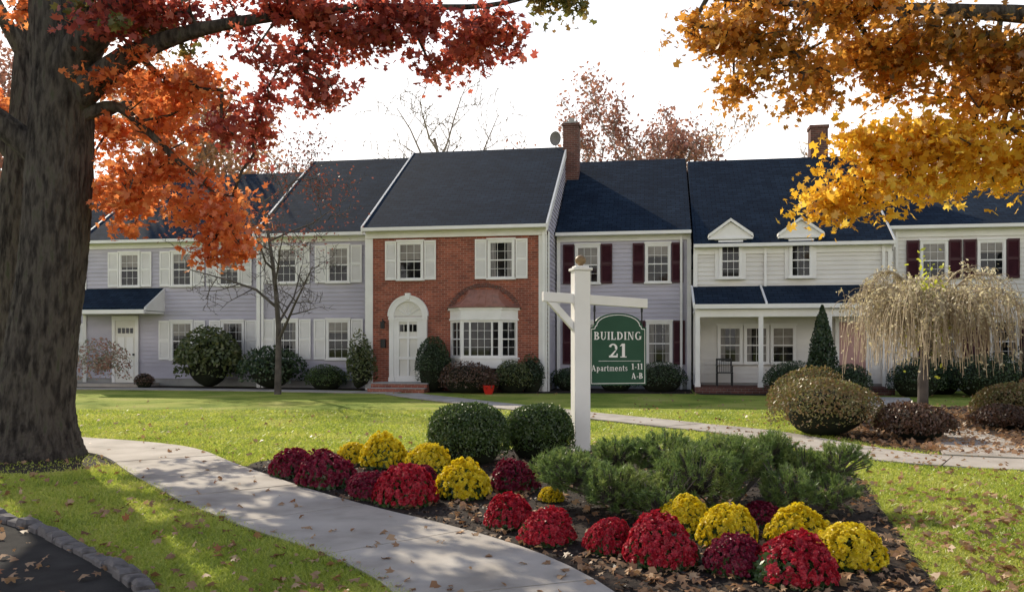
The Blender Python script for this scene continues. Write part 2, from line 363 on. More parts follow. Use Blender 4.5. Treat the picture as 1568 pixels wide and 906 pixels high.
# ------------------------------------------------------------------ houses (local frame: u along facade, v depth)
TH = math.radians(9.5)
def hempty(name): return empty(name, (0, 28.3, 0), -TH)
def siding(m, A, B, n, z0, z1, mat, rng=None, row=.15):
    A = np.array(A, float); B = np.array(B, float); n = np.array(n, float); z = z0
    while z < z1-1e-4:
        zt = min(z+row, z1)
        def pts(zz, off):
            a, b = (0, 1) if rng is None else rng(zz)
            p = A+(B-A)*a+n*off; q = A+(B-A)*b+n*off; return (p[0], p[1], zz), (q[0], q[1], zz)
        p0, q0 = pts(z, .032); p1, q1 = pts(zt, .004); p2, q2 = pts(z, 0)
        m.poly([p0, q0, q1, p1], mat); m.poly([p2, q2, q0, p0], mat); z = zt
def window(m, uc, z0, z1, w, v, rows=2, cols=3, blind=None):
    c = .08; a, b = uc-w/2, uc+w/2
    m.box(a, a+c, v-.08, v, z0, z1, WHITE); m.box(b-c, b, v-.08, v, z0, z1, WHITE)
    m.box(a+c, b-c, v-.078, v, z1-c, z1, WHITE); m.box(a-.04, b+.04, v-.12, v, z0-.06, z0, WHITE)
    m.box(a-.03, b+.03, v-.11, v, z1, z1+.06, WHITE)
    zi0, zi1 = z0, z1-c; m.box(a+c, b-c, v-.034, v, zi0, zi1, GLASS)
    zm = (zi0+zi1)/2; ia, ib = a+c, b-c
    if blind:
        zz = zi1-(zi1-zi0)*blind; m.poly([(ia, v-.037, zz), (ib, v-.037, zz), (ib, v-.037, zi1), (ia, v-.037, zi1)], BLIND)
    elif blind == 0:
        for s0, s1 in ((ia, ia+(ib-ia)*.26), (ib-(ib-ia)*.24, ib)):
            m.poly([(s0, v-.037, zi0), (s1, v-.037, zi0), (s1, v-.037, zi1), (s0, v-.037, zi1)], CURT)
    m.box(ia, ib, v-.062, v-.02, zm-.02, zm+.02, WHITE)
    m.box(ia, ib, v-.056, v-.02, zi0, zi0+.04, WHITE); m.box(ia, ib, v-.056, v-.02, zi1-.025, zi1, WHITE)
    m.box(ia, ia+.022, v-.058, v-.02, zi0, zi1, WHITE); m.box(ib-.022, ib, v-.058, v-.02, zi0, zi1, WHITE)
    for lo, hi in ((zi0+.04, zm-.02), (zm+.02, zi1-.025)):
        for i in range(1, cols):
            x = ia+(ib-ia)*i/cols; m.box(x-.0055, x+.0055, v-.047, v-.02, lo, hi, WHITE)
        for i in range(1, rows):
            z = lo+(hi-lo)*i/rows; m.box(ia+.022, ib-.022, v-.045, v-.02, z-.0055, z+.0055, WHITE)
def shutter(m, a, b, z0, z1, v, mat):
    f = .05; v -= .012
    m.box(a, a+f, v-.06, v-.02, z0, z1, mat); m.box(b-f, b, v-.06, v-.02, z0, z1, mat)
    for lo, hi in ((z0, z0+.08), ((z0+z1)/2-.04, (z0+z1)/2+.04), (z1-.07, z1)): m.box(a+f, b-f, v-.058, v-.02, lo, hi, mat)
    z = z0+.08
    while z < z1-.1:
        if abs(z+.02-(z0+z1)/2) > .05:
            m.poly([(a+f, v-.052, z), (b-f, v-.052, z), (b-f, v-.026, z+.042), (a+f, v-.026, z+.042)], mat)
        z += .046
    m.poly([(a+f, v-.022, z0), (b-f, v-.022, z0), (b-f, v-.022, z1), (a+f, v-.022, z1)], mat)
def winsh(m, uc, z0, z1, w, v, smat, sw=.42, **k):
    window(m, uc, z0, z1, w, v, **k)
    shutter(m, uc-w/2-sw-.03, uc-w/2-.03, z0-.03, z1+.03, v, smat); shutter(m, uc+w/2+.03, uc+w/2+sw+.03, z0-.03, z1+.03, v, smat)
def house(E, u0, u1, v0, vr, ze, zr, wall, left=True, right=True, brick=False, ov=.32):
    vb = 2*vr-v0; s = (zr-ze)/(vr-v0); w = M()
    w.box(u0+.01, u1-.01, v0+.02, vb-.02, 0, .28, FOUND)
    if brick:
        w.box(u0, u1, v0, v0+.25, 0, ze-.02, BRICK)
    else:
        siding(w, (u0, v0), (u1, v0), (0, -1), .28, ze-.02, wall)
        w.box(u0+.005, u1-.005, v0+.002, v0+.2, .28, ze-.03, wall)
    def gr(z):
        if z <= ze: return (0, 1)
        t = (z-ze)/(zr-ze)*.5; return (t, 1-t)
    if left: siding(w, (u0, v0), (u0, vb), (-1, 0), .28, zr-.02, LAV if brick else wall, gr)
    if right: siding(w, (u1, v0), (u1, vb), (1, 0), .28, zr-.02, LAV if brick else wall, gr)
    siding(w, (u0, vb), (u1, vb), (0, 1), .28, ze-.02, LAV if brick else wall)
    w.obj('walls', E)
    rf = M(); el = ze-ov*s; ve = v0-ov; vo = vb+ov
    rf.prism_u([(ve, el), (vr, zr), (vr, zr+.13), (ve, el+.11)], u0, u1, ROOF)
    rf.prism_u([(vo, el), (vo, el+.11), (vr, zr+.129), (vr, zr-.001)], u0, u1, ROOF)
    rf.obj('roof', E)
    t = M()
    t.box(u0, u1, ve-.13, ve-.003, el-.03, el+.08, WHITE)
    t.box(u0+.01, u1-.01, ve, v0, el-.02, el-.003, WHITE)
    t.box(u0+.005, u1-.005, v0-.06, v0-.034, ze-.42, el-.021, WHITE)
    for flag, x0, x1 in ((left, u0-.06, u0), (right, u1, u1+.06)):
        if flag:
            t.prism_u([(ve-.02, el-.13), (vr, zr-.16), (vr, zr+.15), (ve-.02, el+.13)], x0, x1, WHITE)
            t.prism_u([(vo+.02, el-.13), (vo+.02, el+.13), (vr, zr+.149), (vr, zr-.159)], x0, x1, WHITE)
    return t
def downspout(t, u, v, z0, z1):
    t.box(u-.04, u+.04, v-.12, v-.04, z0, z1, WHITE)
# --- brick house
E = hempty('brick_house')
t = house(E, -5.09, 1.18, 0, 6, 5.62, 9.35, None, brick=True)
t.box(-5.10, -4.83, -.035, -.002, 0, 5.18, WHITE); t.box(.90, 1.19, -.035, -.002, 0, 5.18, WHITE)
t.box(1.215, 1.245, -.03, .2, 0, 5.3, WHITE)
t.box(-5.09, 1.18, -.08, -.061, 5.18, 5.24, WHITE)
downspout(t, 1.08, -.03, 0, 5.3); t.obj('trim', E)
w = M()
for uc in (-3.49, -.36): winsh(w, uc, 3.78, 5.05, .92, 0, WHITE, .40, blind=.45 if uc < -1 else .0)
BP = [(-2.12, 0), (-1.62, -.55), (-.28, -.55), (.20, 0)]
def bayside(m, P, z0, z1, off, mat):
    q = [(x+(x+.95)*off, y-(.02+off*.3 if y < 0 else 0)) for x, y in P]; m.prism_z(q, z0, z1, mat)
bayside(w, BP, .78, 1.08, 0, WHITE); bayside(w, BP, 1.08, 1.13, .05, WHITE)
bayside(w, BP, 2.42, 2.70, 0, WHITE); bayside(w, BP, 2.70, 2.78, .07, WHITE); bayside(w, BP, 2.36, 2.42, .03, WHITE)
bayside(w, [(-2.02, 0), (-1.58, -.46), (-.32, -.46), (.10, 0)], 1.13, 2.36, 0, GLASS)
w.prism_z([(-1.9, -.001), (-1.5, -.42), (-.4, -.42), (-.02, -.001)], 0, .78, BRICKD)
for a, b, nx in ((BP[0], BP[1], 1), (BP[1], BP[2], 6), (BP[2], BP[3], 1)):
    a = np.array(a); b = np.array(b); L = np.hypot(*(b-a)); d = (b-a)/L; n = np.array([d[1], -d[0]])
    def bar(s0, s1, z0, z1, th, back=.12):
        p = a+d*s0+n*(th-.03); q = a+d*s1+n*(th-.03); r_ = q-n*back; o = p-n*back
        w.prism_z([tuple(p), tuple(q), tuple(r_), tuple(o)], z0, z1, WHITE)
    bar(0, .09, 1.13, 2.36, .02); bar(L-.09, L, 1.13, 2.36, .02); bar(.09, L-.09, 1.13, 1.2, .012); bar(.09, L-.09, 2.29, 2.36, .012)
    if nx > 1:
        bar(.27, .33, 1.2, 2.29, .01); bar(L-.33, L-.27, 1.2, 2.29, .01)
        for i in range(1, 3): bar(.33+(L-.66)*i/3-.006, .33+(L-.66)*i/3+.006, 1.2, 2.29, -.01)
        for i in range(1, 4): bar(.09, L-.09, 1.2+1.09*i/4-.0055, 1.2+1.09*i/4+.0055, -.012)
    else:
        bar(.09, L-.09, 1.72, 1.76, .008); bar(L/2-.006, L/2+.006, 1.2, 2.29, -.01)
        for z in (1.47, 2.03): bar(.09, L-.09, z-.0055, z+.0055, -.012)
w.obj('windows', E)
cp = M(); prof = [(0, 2.785, 1.09), (.25, 2.90, .86), (.5, 3.06, .66), (.75, 3.24, .52), (1, 3.40, .44)]
rings = []
for tt, z, sc in prof:
    cx = -.95; dep = {0: .66, .25: .50, .5: .34, .75: .18, 1: .02}[tt]
    rings.append([(cx-1.2*sc, 0.0, z), (cx-(1.2*sc-.45*(1-tt)), -dep, z), (cx+(1.2*sc-.45*(1-tt)), -dep, z), (cx+1.2*sc, 0.0, z)])
for a, b in zip(rings[:-1], rings[1:]):
    for i in range(3): cp.poly([a[i], a[i+1], b[i+1], b[i]], COPPER)
    segs = []
    for k in range(1, 5):
        f = k/5; pa = np.array(a[1])*(1-f)+np.array(a[2])*f; pb = np.array(b[1])*(1-f)+np.array(b[2])*f; segs.append((pa, pb))
    segs += [(np.array(a[1]), np.array(b[1])), (np.array(a[2]), np.array(b[2]))]
    A = np.array([x[0] for x in segs]); B = np.array([x[1] for x in segs]); v_, f_ = frusta(A, B, [.014]*6, [.014]*6, 4); cp.arr(v_, f_, COPPER)
cp.obj('copper_bay_roof', E)
ar = M()
for i in range(26):
    a0 = math.radians(20+140*i/26+.4); a1 = math.radians(20+140*(i+1)/26-.6); cx, cz = -.95, 2.28; r0, r1 = 1.22, 1.36
    ar.ext([(cx+r0*math.cos(a0), -.025, cz+r0*math.sin(a0)*.98), (cx+r1*math.cos(a0), -.025, cz+r1*math.sin(a0)*.98), (cx+r1*math.cos(a1), -.025, cz+r1*math.sin(a1)*.98), (cx+r0*math.cos(a1), -.025, cz+r0*math.sin(a1)*.98)], (0, .024, 0), BRICKD)
ar.obj('brick_arch', E)
d = M(); cx = -3.56; ri, ro = .50, .66; zs = 2.52
for sg in (-1, 1):
    x0, x1 = sorted((cx+sg*ri, cx+sg*ro)); d.box(x0, x1, -.12, 0, .3, zs, WHITE); d.box(x0-.02, x1+.02, -.15, -.001, zs-.12, zs-.02, WHITE); d.box(x0-.02, x1+.02, -.14, -.001, .3, .45, WHITE)
for i in range(20):
    a0, a1 = math.pi*i/20, math.pi*(i+1)/20
    d.ext([(cx+r*math.cos(a), -.13, zs+r*math.sin(a)) for r, a in ((ri, a0), (ro, a0), (ro, a1), (ri, a1))], (0, .13, 0), WHITE)
    d.ext([(cx+r*math.cos(a), -.16, zs+r*math.sin(a)) for r, a in ((ro, a0), (ro+.05, a0), (ro+.05, a1), (ro, a1))], (0, .15, 0), WHITE)
d.ext([(cx+ri*math.cos(math.pi*i/20), -.05, zs+ri*math.sin(math.pi*i/20)) for i in range(21)], (0, .04, 0), CREAM)
for i in range(1, 6):
    a = math.pi*i/6; v_, f_ = frusta([(cx, -.06, zs+.03)], [(cx+.44*math.cos(a), -.06, zs+.03+.42*math.sin(a))], [.016], [.016], 4); d.arr(v_, f_, WHITE)
d.prism_v([(cx-.06, zs+ro-.1), (cx+.06, zs+ro-.1), (cx+.09, zs+ro+.12), (cx-.09, zs+ro+.12)], -.19, -.02, WHITE)
d.box(cx-ri, cx+ri, -.11, -.01, zs-.1, zs-.02, WHITE)
dx0, dx1 = cx-.42, cx+.42
d.box(cx-ri, dx0, -.09, -.01, .3, zs-.1, WHITE); d.box(dx1, cx+ri, -.09, -.01, .3, zs-.1, WHITE)
d.box(dx0, dx1, -.03, -.01, .3, zs-.1, CREAM)
for x0, x1 in ((dx0, dx0+.1), (dx1-.1, dx1), (cx-.035, cx+.035)): d.box(x0, x1, -.085, -.025, .3, zs-.1, WHITE)
for z0, z1 in ((.3, .5), (1.05, 1.15), (1.75, 1.83), (2.33, 2.42)): d.box(dx0+.1, dx1-.1, -.082, -.025, z0, z1, WHITE)
for i in range(4):
    x = dx0+.12+i*.155; d.box(x, x+.12, -.045, -.025, 2.0, 2.24, GLASS)
d.box(dx1-.09, dx1-.05, -.13, -.085, 1.25, 1.4, BLACK)
d.obj('door', E)
st = M(); st.box(cx-.95, cx+.95, -1.15, 0, 0, .27, BRICK); st.box(cx-.98, cx+.98, -1.18, -.001, .27, .30, FOUND)
st.box(cx-.95, cx+.95, -1.5, -1.16, 0, .13, BRICK); st.box(cx-.97, cx+.97, -1.52, -1.155, .13, .155, FOUND); st.obj('steps', E)
ln = M(); ln.prism_z([(-4.5, -.22), (-4.38, -.22), (-4.38, -.10), (-4.5, -.10)], 2.1, 2.32, BLACK); ln.ext([(-4.52, -.24, 2.32), (-4.36, -.24, 2.32), (-4.36, -.08, 2.32), (-4.52, -.08, 2.32)], (0, 0, .02), BLACK)
ln.box(-4.46, -4.42, -.12, 0, 2.34, 2.38, BLACK); ln.box(-4.455, -4.425, -.17, -.14, 2.34, 2.44, BLACK); ln.box(-4.52, -4.36, -.14, -.001, 1.45, 1.75, BLACK); ln.obj('wall_lantern', E)
ch = M(); ch.box(1.10, 1.72, 5.7, 6.4, 7.5, 10.25, BRICKD); ch.box(1.06, 1.76, 5.66, 6.44, 10.25, 10.35, BRICKD); ch.box(1.14, 1.68, 5.74, 6.36, 10.35, 10.42, FOUND)
ch.arr(*frusta([(1.41, 6.05, 10.42)], [(1.41, 6.05, 10.62)], [.13], [.12], 10), FOUND); ch.obj('chimney', E)
ds = M(); a = np.arange(16)/16*2*math.pi
for k in range(3):
    r0, r1 = .1*k, .1*(k+1)
    for i in range(16):
        j = (i+1) % 16
        def q(r, th): return (.80+.75*r*math.cos(th), 5.75-.35*r*r*3+.1*r*math.sin(th), 9.75+r*math.sin(th))
        ds.poly([q(r0, a[i]), q(r1, a[i]), q(r1, a[j]), q(r0, a[j])], DISH)
ds.arr(*frusta([(.80, 5.95, 9.3)], [(.80, 5.78, 9.75)], [.025], [.02], 6), DISH); ds.obj('satellite_dish', E)
# --- A2
E = hempty('siding_townhouse')
t = house(E, -9.53, -5.095, 1, 6.2, 5.66, 9.2, LAV, right=False)
t.box(-9.56, -9.42, .935, .966, 0, 5.2, WHITE); downspout(t, -9.3, .98, 0, 5.4); downspout(t, -5.25, .98, 0, 5.4); t.obj('trim', E)
w = M()
for i, uc in enumerate((-8.40, -6.44)):
    winsh(w, uc, 3.80, 5.08, .86, .99, WHITE, .42, blind=(.35, .5)[i]); winsh(w, uc, 1.06, 2.45, .90, .99, WHITE, .44, blind=(0, .3)[i])
w.obj('windows', E)
# --- A1
E = hempty('siding_townhouse')
t = house(E, -17.1, -9.535, 1.8, 6.6, 5.66, 8.85, LAV, right=False)
t.box(-17.13, -16.98, 1.735, 1.766, 0, 5.2, WHITE); downspout(t, -9.75, 1.78, 0, 5.4)
t.prism_u([(1.79, 3.25), (1.79, 3.72), (.5, 2.95), (.5, 2.85)], -17.25, -13.75, ROOF)
t.prism_u([(1.79, 2.82), (1.79, 3.70), (.52, 2.93), (.52, 2.82)], -13.75, -13.69, WHITE); t.box(-17.25, -13.7, .42, .52, 2.70, 2.845, WHITE)
t.box(-17.2, -13.72, .53, 1.76, 2.72, 2.80, WHITE); t.box(-17.0, -16.86, .56, .70, 0, 2.70, WHITE)
t.box(-17.2, -13.9, .4, 1.75, 0, .12, CONC); t.obj('trim', E)
w = M()
for i, uc in enumerate((-15.14, -12.97, -11.05)):
    winsh(w, uc, 3.80, 5.08, .88, 1.79, WHITE, .44, blind=(.4, .3, .6)[i])
winsh(w, -12.97, 1.02, 2.45, .92, 1.79, WHITE, .46, blind=.35); winsh(w, -10.9, 1.02, 2.45, .92, 1.79, WHITE, .46, blind=0)
w.obj('windows', E)
d = M(); d.box(-15.85, -15.73, 1.68, 1.76, .12, 2.5, WHITE); d.box(-14.87, -14.75, 1.68, 1.76, .12, 2.5, WHITE); d.box(-15.85, -14.75, 1.67, 1.758, 2.5, 2.66, WHITE)
d.box(-15.73, -14.87, 1.73, 1.759, .12, 2.5, CREAM)
for i in range(4): d.box(-15.62+i*.17, -15.50+i*.17, 1.715, 1.74, 2.0, 2.2, GLASS)
for x in (-15.62, -15.25):
    for z0, z1 in ((.35, 1.0), (1.1, 1.85)): d.box(x, x+.28, 1.716, 1.74, z0, z1, WHITE)
d.box(-14.97, -14.93, 1.66, 1.73, 1.15, 1.22, BLACK); d.obj('door', E)
# --- A0
E = hempty('siding_townhouse')
t = house(E, -27, -17.11, 3.2, 8, 5.5, 9.0, LAV, left=True, right=False); t.obj('trim', E)
w = M()
for uc in (-19, -22, -25): winsh(w, uc, 3.7, 5.0, .88, 3.19, WHITE, blind=.4); winsh(w, uc, 1.0, 2.4, .9, 3.19, WHITE, blind=0)
w.obj('windows', E)
# --- B
E = hempty('siding_townhouse')
t = house(E, 1.25, 5.93, 2.2, 7.2, 5.62, 8.98, LAV, left=False, right=False)
t.box(5.80, 5.94, 2.135, 2.166, 0, 5.2, WHITE); downspout(t, 5.6, 2.18, 0, 5.4); t.box(1.26, 1.38, 2.135, 2.166, 0, 5.2, WHITE)
siding(t, (5.93, 2.2), (5.93, 12.2), (1, 0), 4.9, 8.95, LAV, lambda z: (0, 1) if z < 5.62 else ((z-5.62)/3.36*.5, 1-(z-5.62)/3.36*.5))
t.obj('trim', E)
w = M()
winsh(w, 2.35, 3.74, 5.08, .88, 2.19, MAROON, .40, blind=.5); winsh(w, 4.80, 3.74, 5.08, .88, 2.19, MAROON, .40, blind=.3)
winsh(w, 2.35, .9, 2.37, .9, 2.19, MAROON, .40, blind=.3); winsh(w, 4.85, .9, 2.37, .9, 2.19, MAROON, .40, blind=0)
w.obj('windows', E)
# --- C porch house
E = hempty('porch_townhouse')
t = house(E, 5.99, 12.33, 1.5, 6.6, 5.02, 8.72, WSID, left=False, right=True, ov=.25)
t.box(5.98, 6.12, 1.435, 1.466, 0, 4.6, WHITE); t.box(12.2, 12.34, 1.435, 1.466, 0, 4.6, WHITE); downspout(t, 12.05, 1.48, 0, 4.85)
downspout(t, 8.33, 1.48, 3.5, 4.85)
t.obj('trim', E)
w = M()
for uc in (7.20, 9.46):
    w.box(uc-.52, uc+.52, 1.40, 1.9, 4.985, 5.12, WHITE)
    window(w, uc, 3.80, 4.98, .74, 1.40, rows=2, cols=3, blind=None)
    w.box(uc-.50, uc-.37, 1.40, 2.2, 3.74, 4.98, WHITE); w.box(uc+.37, uc+.50, 1.40, 2.2, 3.74, 4.98, WHITE); w.box(uc-.369, uc+.369, 1.401, 2.2, 3.74, 4.979, WHITE)
    w.prism_v([(uc-.68, 5.141), (uc+.68, 5.141), (uc+.66, 5.20), (uc, 5.66), (uc-.66, 5.20)], 1.36, 3.2, WHITE)
    w.prism_v([(uc-.74, 5.14), (uc-.72, 5.26), (uc, 5.78), (uc, 5.68)], 1.24, 3.2, WHITE)
    w.prism_v([(uc+.74, 5.14), (uc, 5.681), (uc, 5.779), (uc+.72, 5.26)], 1.24, 3.2, WHITE)
    w.prism_v([(uc-.72, 5.262), (uc, 5.782), (uc, 5.81), (uc-.75, 5.28)], 1.30, 3.3, ROOF)
    w.prism_v([(uc+.72, 5.262), (uc+.75, 5.28), (uc, 5.811), (uc, 5.783)], 1.30, 3.3, ROOF)
    w.box(uc-.72, uc+.72, 1.27, 1.5, 5.08, 5.14, WHITE)
for i in range(3):
    window(w, 8.05+(i-1)*.86, .95, 2.2, .82, 1.48, rows=2, cols=2, blind=(0, .0, .55)[i])
w.obj('windows', E)
p = M()
p.prism_u([(1.46, 3.42), (1.46, 3.52), (-.1, 2.86), (-.1, 2.76)], 5.95, 12.0, ROOF)
for x in (5.90, 8.15, 11.99): p.prism_u([(1.458, 3.36), (1.458, 3.56), (-.12, 2.90), (-.12, 2.72)], x, x+.06, WHITE)
p.box(5.95, 12.0, -.22, -.105, 2.70, 2.84, WHITE); p.box(5.97, 12.02, -.02, .10, 2.44, 2.69, WHITE); p.box(5.97, 12.0, .11, 1.45, 2.6, 2.68, WHITE)
for x in (6.05, 8.02, 10.1, 11.9): p.box(x-.07, x+.07, -.03, .11, .2, 2.439, WHITE); p.box(x-.09, x+.09, -.05, .13, .2, .32, WHITE)
p.box(5.97, 12.0, -.15, 1.46, 0, .2, BRICKD); p.box(10.3, 11.8, -.5, -.151, 0, .1, BRICKD)
p.box(10.55, 10.67, 1.36, 1.45, .2, 2.3, WHITE); p.box(11.5, 11.62, 1.36, 1.45, .2, 2.3, WHITE); p.box(10.55, 11.62, 1.35, 1.448, 2.3, 2.42, WHITE); p.box(10.67, 11.5, 1.41, 1.449, .2, 2.3, surf('pink_door', [(.5, .28, .25), (.55, .33, .3)], 2, .5))
p.box(6.06, 6.14, .2, 1.4, 0.201, 2.43, WSID)
p.obj('porch', E)
ch = M(); ch.box(10.7, 11.35, 6.7, 7.3, 7.5, 10.0, BRICKD); ch.box(10.66, 11.39, 6.66, 7.34, 10.0, 10.12, BRICKD); ch.obj('chimney', E)
# --- D
E = hempty('siding_townhouse')
t = house(E, 12.4, 26, 2.8, 7.4, 5.62, 7.75, WSID, left=True, right=True)
downspout(t, 12.8, 2.78, 0, 5.4)
t.box(12.42, 12.55, 2.735, 2.766, 0, 5.2, WHITE); t.obj('trim', E)
w = M()
for i, uc in enumerate((14.0, 15.8, 18.5, 21)):
    winsh(w, uc, 3.80, 5.06, .88, 2.79, MAROON, .40, blind=(.5, .3, .4, .2)[i]); winsh(w, uc+.4, 1.0, 2.4, .9, 2.79, MAROON, .40, blind=0)
w.obj('windows', E)
ct, sn = math.cos(TH), math.sin(TH)
def UV(u, v): return (u*ct+v*sn, 28.3-u*sn+v*ct)
sheet('mulch_bed', [UV(*q) for q in ((-17, 1.9), (-17, .2), (-9.6, -.1), (-5.2, -.3), (-4.6, -1.2), (-4.6, .3), (-5, 1.1))], .0085, MULCH)
sheet('mulch_bed', [UV(*q) for q in ((-2.6, .1), (-2.6, -1.3), (.5, -1.3), (2.5, -.8), (5.9, -.6), (5.9, 2.3), (1.1, 2.3), (1.1, .1))], .0085, MULCH)
sheet('mulch_bed', [UV(*q) for q in ((6, -.2), (6.1, -1), (10, -1.4), (10.2, -.2))], .0085, MULCH)
ce = empty('porch_chair', (*UV(6.95, .75), .2), -TH); c = M()
for x in (-.24, .24):
    for y in (-.22, .22): c.box(x-.018, x+.018, y-.018, y+.018, 0, .44 if y < 0 else .9, BLACK)
    c.box(x-.025, x+.025, -.25, .2, .64, .67, BLACK); c.box(x-.015, x+.015, -.22, -.19, .44, .64, BLACK)
c.box(-.26, .26, -.25, .24, .42, .45, BLACK); c.box(-.24, .24, .205, .235, .84, .9, BLACK)
for i in range(7): c.box(-.2+i*.067-.01, -.2+i*.067+.01, .21, .23, .45, .84, BLACK)
c.obj('chair_frame', ce)

# ------------------------------------------------------------------ sign
SE = empty('building_sign', (.985, 12.2, 0), math.radians(12)); m = M()
m.box(-.115, .115, -.115, .115, 0, 2.58, WHITE); m.obj('post', SE, bevel=.012)
m = M(); m.box(-.14, .14, -.14, .14, 2.581, 2.62, WHITE); m.prism_z([(-.1, -.1), (.1, -.1), (.1, .1), (-.1, .1)], 2.62, 2.65, WHITE); m.obj('post_cap', SE, bevel=.008)
m = M(); v_, f_ = tube([(0, 0, 2.65), (0, 0, 2.67), (0, 0, 2.70), (0, 0, 2.75), (0, 0, 2.79), (0, 0, 2.81)], [.03, .04, .07, .078, .05, .005], 20, 4); m.arr(v_, f_, surf('finial_bronze', [(.2, .13, .07), (.3, .2, .1)], 8, .5)); m.obj('finial', SE, smooth=True)
m = M()
m.ext([(-.56, -.055, 2.14), (1.0, -.055, 2.055), (1.0, -.055, 2.19), (-.56, -.055, 2.275)], (0, .11, 0), WHITE)
m.obj('arm', SE, bevel=.006)
m = M(); m.ext([(-.50, -.05, 2.13), (-.37, -.05, 2.125), (-.117, -.05, 1.86), (-.117, -.05, 1.72)], (0, .10, 0), WHITE); m.obj('brace', SE, bevel=.005)
def signpoly(w, h, ins=0):
    a = w/2-ins; P = [(-a, ins), (a, ins), (a, h*.80-ins)]
    P += [(a-.05, h*.80-ins+.005), (a-.05-.01, h*.84-ins)]
    r = a-.08; n = 14
    P += [(r*math.cos(math.pi*i/n), h*.85-ins+(h*.15)*math.sin(math.pi*i/n)) for i in range(n+1)]
    P += [(-(a-.06), h*.84-ins), (-(a-.05), h*.80-ins+.005), (-a, h*.80-ins)]
    return P
cx, z0 = .56, .94; w_, h_ = .86, 1.04
for yy0, yy1, ins, mt in ((-.025, .025, 0, GREEN), (-.028, -.0251, .02, WHITE), (-.031, -.0281, .030, GREEN), (.0251, .028, .02, WHITE), (.0281, .031, .030, GREEN)):
    m = M(); m.ext([(cx+x, yy0, z0+z) for x, z in signpoly(w_, h_, ins)], (0, yy1-yy0, 0), mt); m.obj('sign_panel', SE)
m = M()
for x in (cx-.35, cx+.37):
    m.arr(*frusta([(x, 0, z0+.80), (x, 0, z0+1.06)], [(x, 0, z0+1.06), (x, 0, z0+1.15)], [.012, .02], [.012, .014], 8), BLACK)
m.obj('hanger_hooks', SE)
def glyphs():
    G = {}
    t, h = .20, .09
    def R_(a, b, c, d): return [(a, c), (b, c), (b, d), (a, d)]
    def arc(cx, cy, rx, ry, a0, a1, tw, n=8, th=.09):
        out = []
        for i in range(n):
            p, q = math.radians(a0+(a1-a0)*i/n), math.radians(a0+(a1-a0)*(i+1)/n)
            wv = lambda a: th+(tw-th)*abs(math.cos(a))
            o = lambda a, k: (cx+(rx-k*wv(a))*math.cos(a), cy+(ry-k*wv(a))*math.sin(a))
            out.append([o(p, 0), o(q, 0), o(q, 1), o(p, 1)])
        return out
    def stem(x): return [R_(x, x+t, 0, 1), R_(x-.07, x+t+.07, 0, .07), R_(x-.07, x+t+.07, .93, 1)]
    G['B'] = (stem(.07)+arc(.30, .75, .34, .25, -90, 90, t)+arc(.32, .27, .40, .27, -90, 90, t)+[R_(.2, .32, .91, 1), R_(.2, .34, .46, .55), R_(.2, .34, 0, .09)], .80)
    G['U'] = ([R_(.07, .27, .35, 1), R_(0, .34, .93, 1), R_(.62, .70, .35, 1), R_(.54, .78, .93, 1)]+arc(.385, .36, .315, .38, 180, 360, .14), .86)
    G['I'] = (stem(.07), .42)
    G['L'] = (stem(.07)+[R_(.2, .66, 0, .09), R_(.58, .66, 0, .3)], .74)
    G['D'] = (stem(.07)+arc(.30, .5, .50, .5, -90, 90, t, 12)+[R_(.2, .32, .91, 1), R_(.2, .32, 0, .09)], .90)
    G['N'] = ([R_(.10, .18, 0, 1), R_(0, .28, 0, .07), R_(-.02, .2, .93, 1), R_(.68, .76, 0, 1), R_(.58, .86, .93, 1), [(.08, 1), (.30, 1), (.76, 0), (.62, 0)]], .94)
    G['G'] = (arc(.46, .5, .44, .52, 50, 330, t, 14)+[R_(.66, .84, .05, .42), R_(.56, .90, .38, .45)], .98)
    G['2'] = (arc(.32, .70, .30, .30, -30, 165, .17, 10)+[[(.44, .50), (.60, .58), (.28, .12), (.04, 0), (.04, .06)], R_(.04, .62, 0, .14), R_(.56, .64, 0, .28)], .70)
    G['1'] = ([R_(.18, .38, 0, 1), R_(.06, .50, 0, .07), [(.18, 1), (.04, .84), (.04, .78), (.2, .86)]], .56)
    G['A'] = ([[(.34, 1), (.46, 1), (.18, 0), (.09, 0)], [(.34, 1), (.48, 1), (.84, 0), (.62, 0)], R_(.22, .62, .28, .36), R_(0, .28, 0, .06), R_(.52, .92, 0, .06)], .96)
    G['p'] = ([R_(.08, .22, -.3, .66), R_(0, .3, -.3, -.24), R_(0, .1, .6, .66)]+arc(.28, .33, .30, .35, -150, 150, .15), .66)
    G['a'] = ([R_(.38, .52, 0, .5), R_(.5, .6, 0, .06)]+arc(.28, .46, .24, .22, 0, 150, .13)+arc(.27, .19, .24, .2, 0, 360, .13), .64)
    G['r'] = ([R_(.08, .22, 0, .66), R_(0, .3, 0, .06), R_(0, .1, .6, .66), R_(.2, .45, .54, .68)], .48)
    G['t'] = ([R_(.1, .24, .05, .9), R_(0, .38, .58, .66), R_(.2, .38, 0, .09)], .44)
    G['m'] = ([R_(.08, .2, 0, .66), R_(.42, .54, 0, .55), R_(.76, .88, 0, .55), R_(.18, .5, .57, .67), R_(.52, .84, .57, .67), R_(0, .28, 0, .06), R_(.36, .6, 0, .06), R_(.7, .96, 0, .06)], 1.02)
    G['e'] = (arc(.29, .33, .29, .35, 0, 320, .15, 12)+[R_(.1, .56, .33, .40)], .64)
    G['n'] = ([R_(.08, .2, 0, .66), R_(.44, .56, 0, .55), R_(.18, .5, .57, .67), R_(0, .28, 0, .06), R_(.37, .64, 0, .06)], .70)
    G['s'] = (arc(.24, .48, .2, .19, 20, 260, .12)+arc(.24, .18, .22, .19, -160, 80, .12), .54)
    G['-'] = ([R_(.05, .38, .30, .40)], .44); G[' '] = ([], .28)
    return G
GL = glyphs()
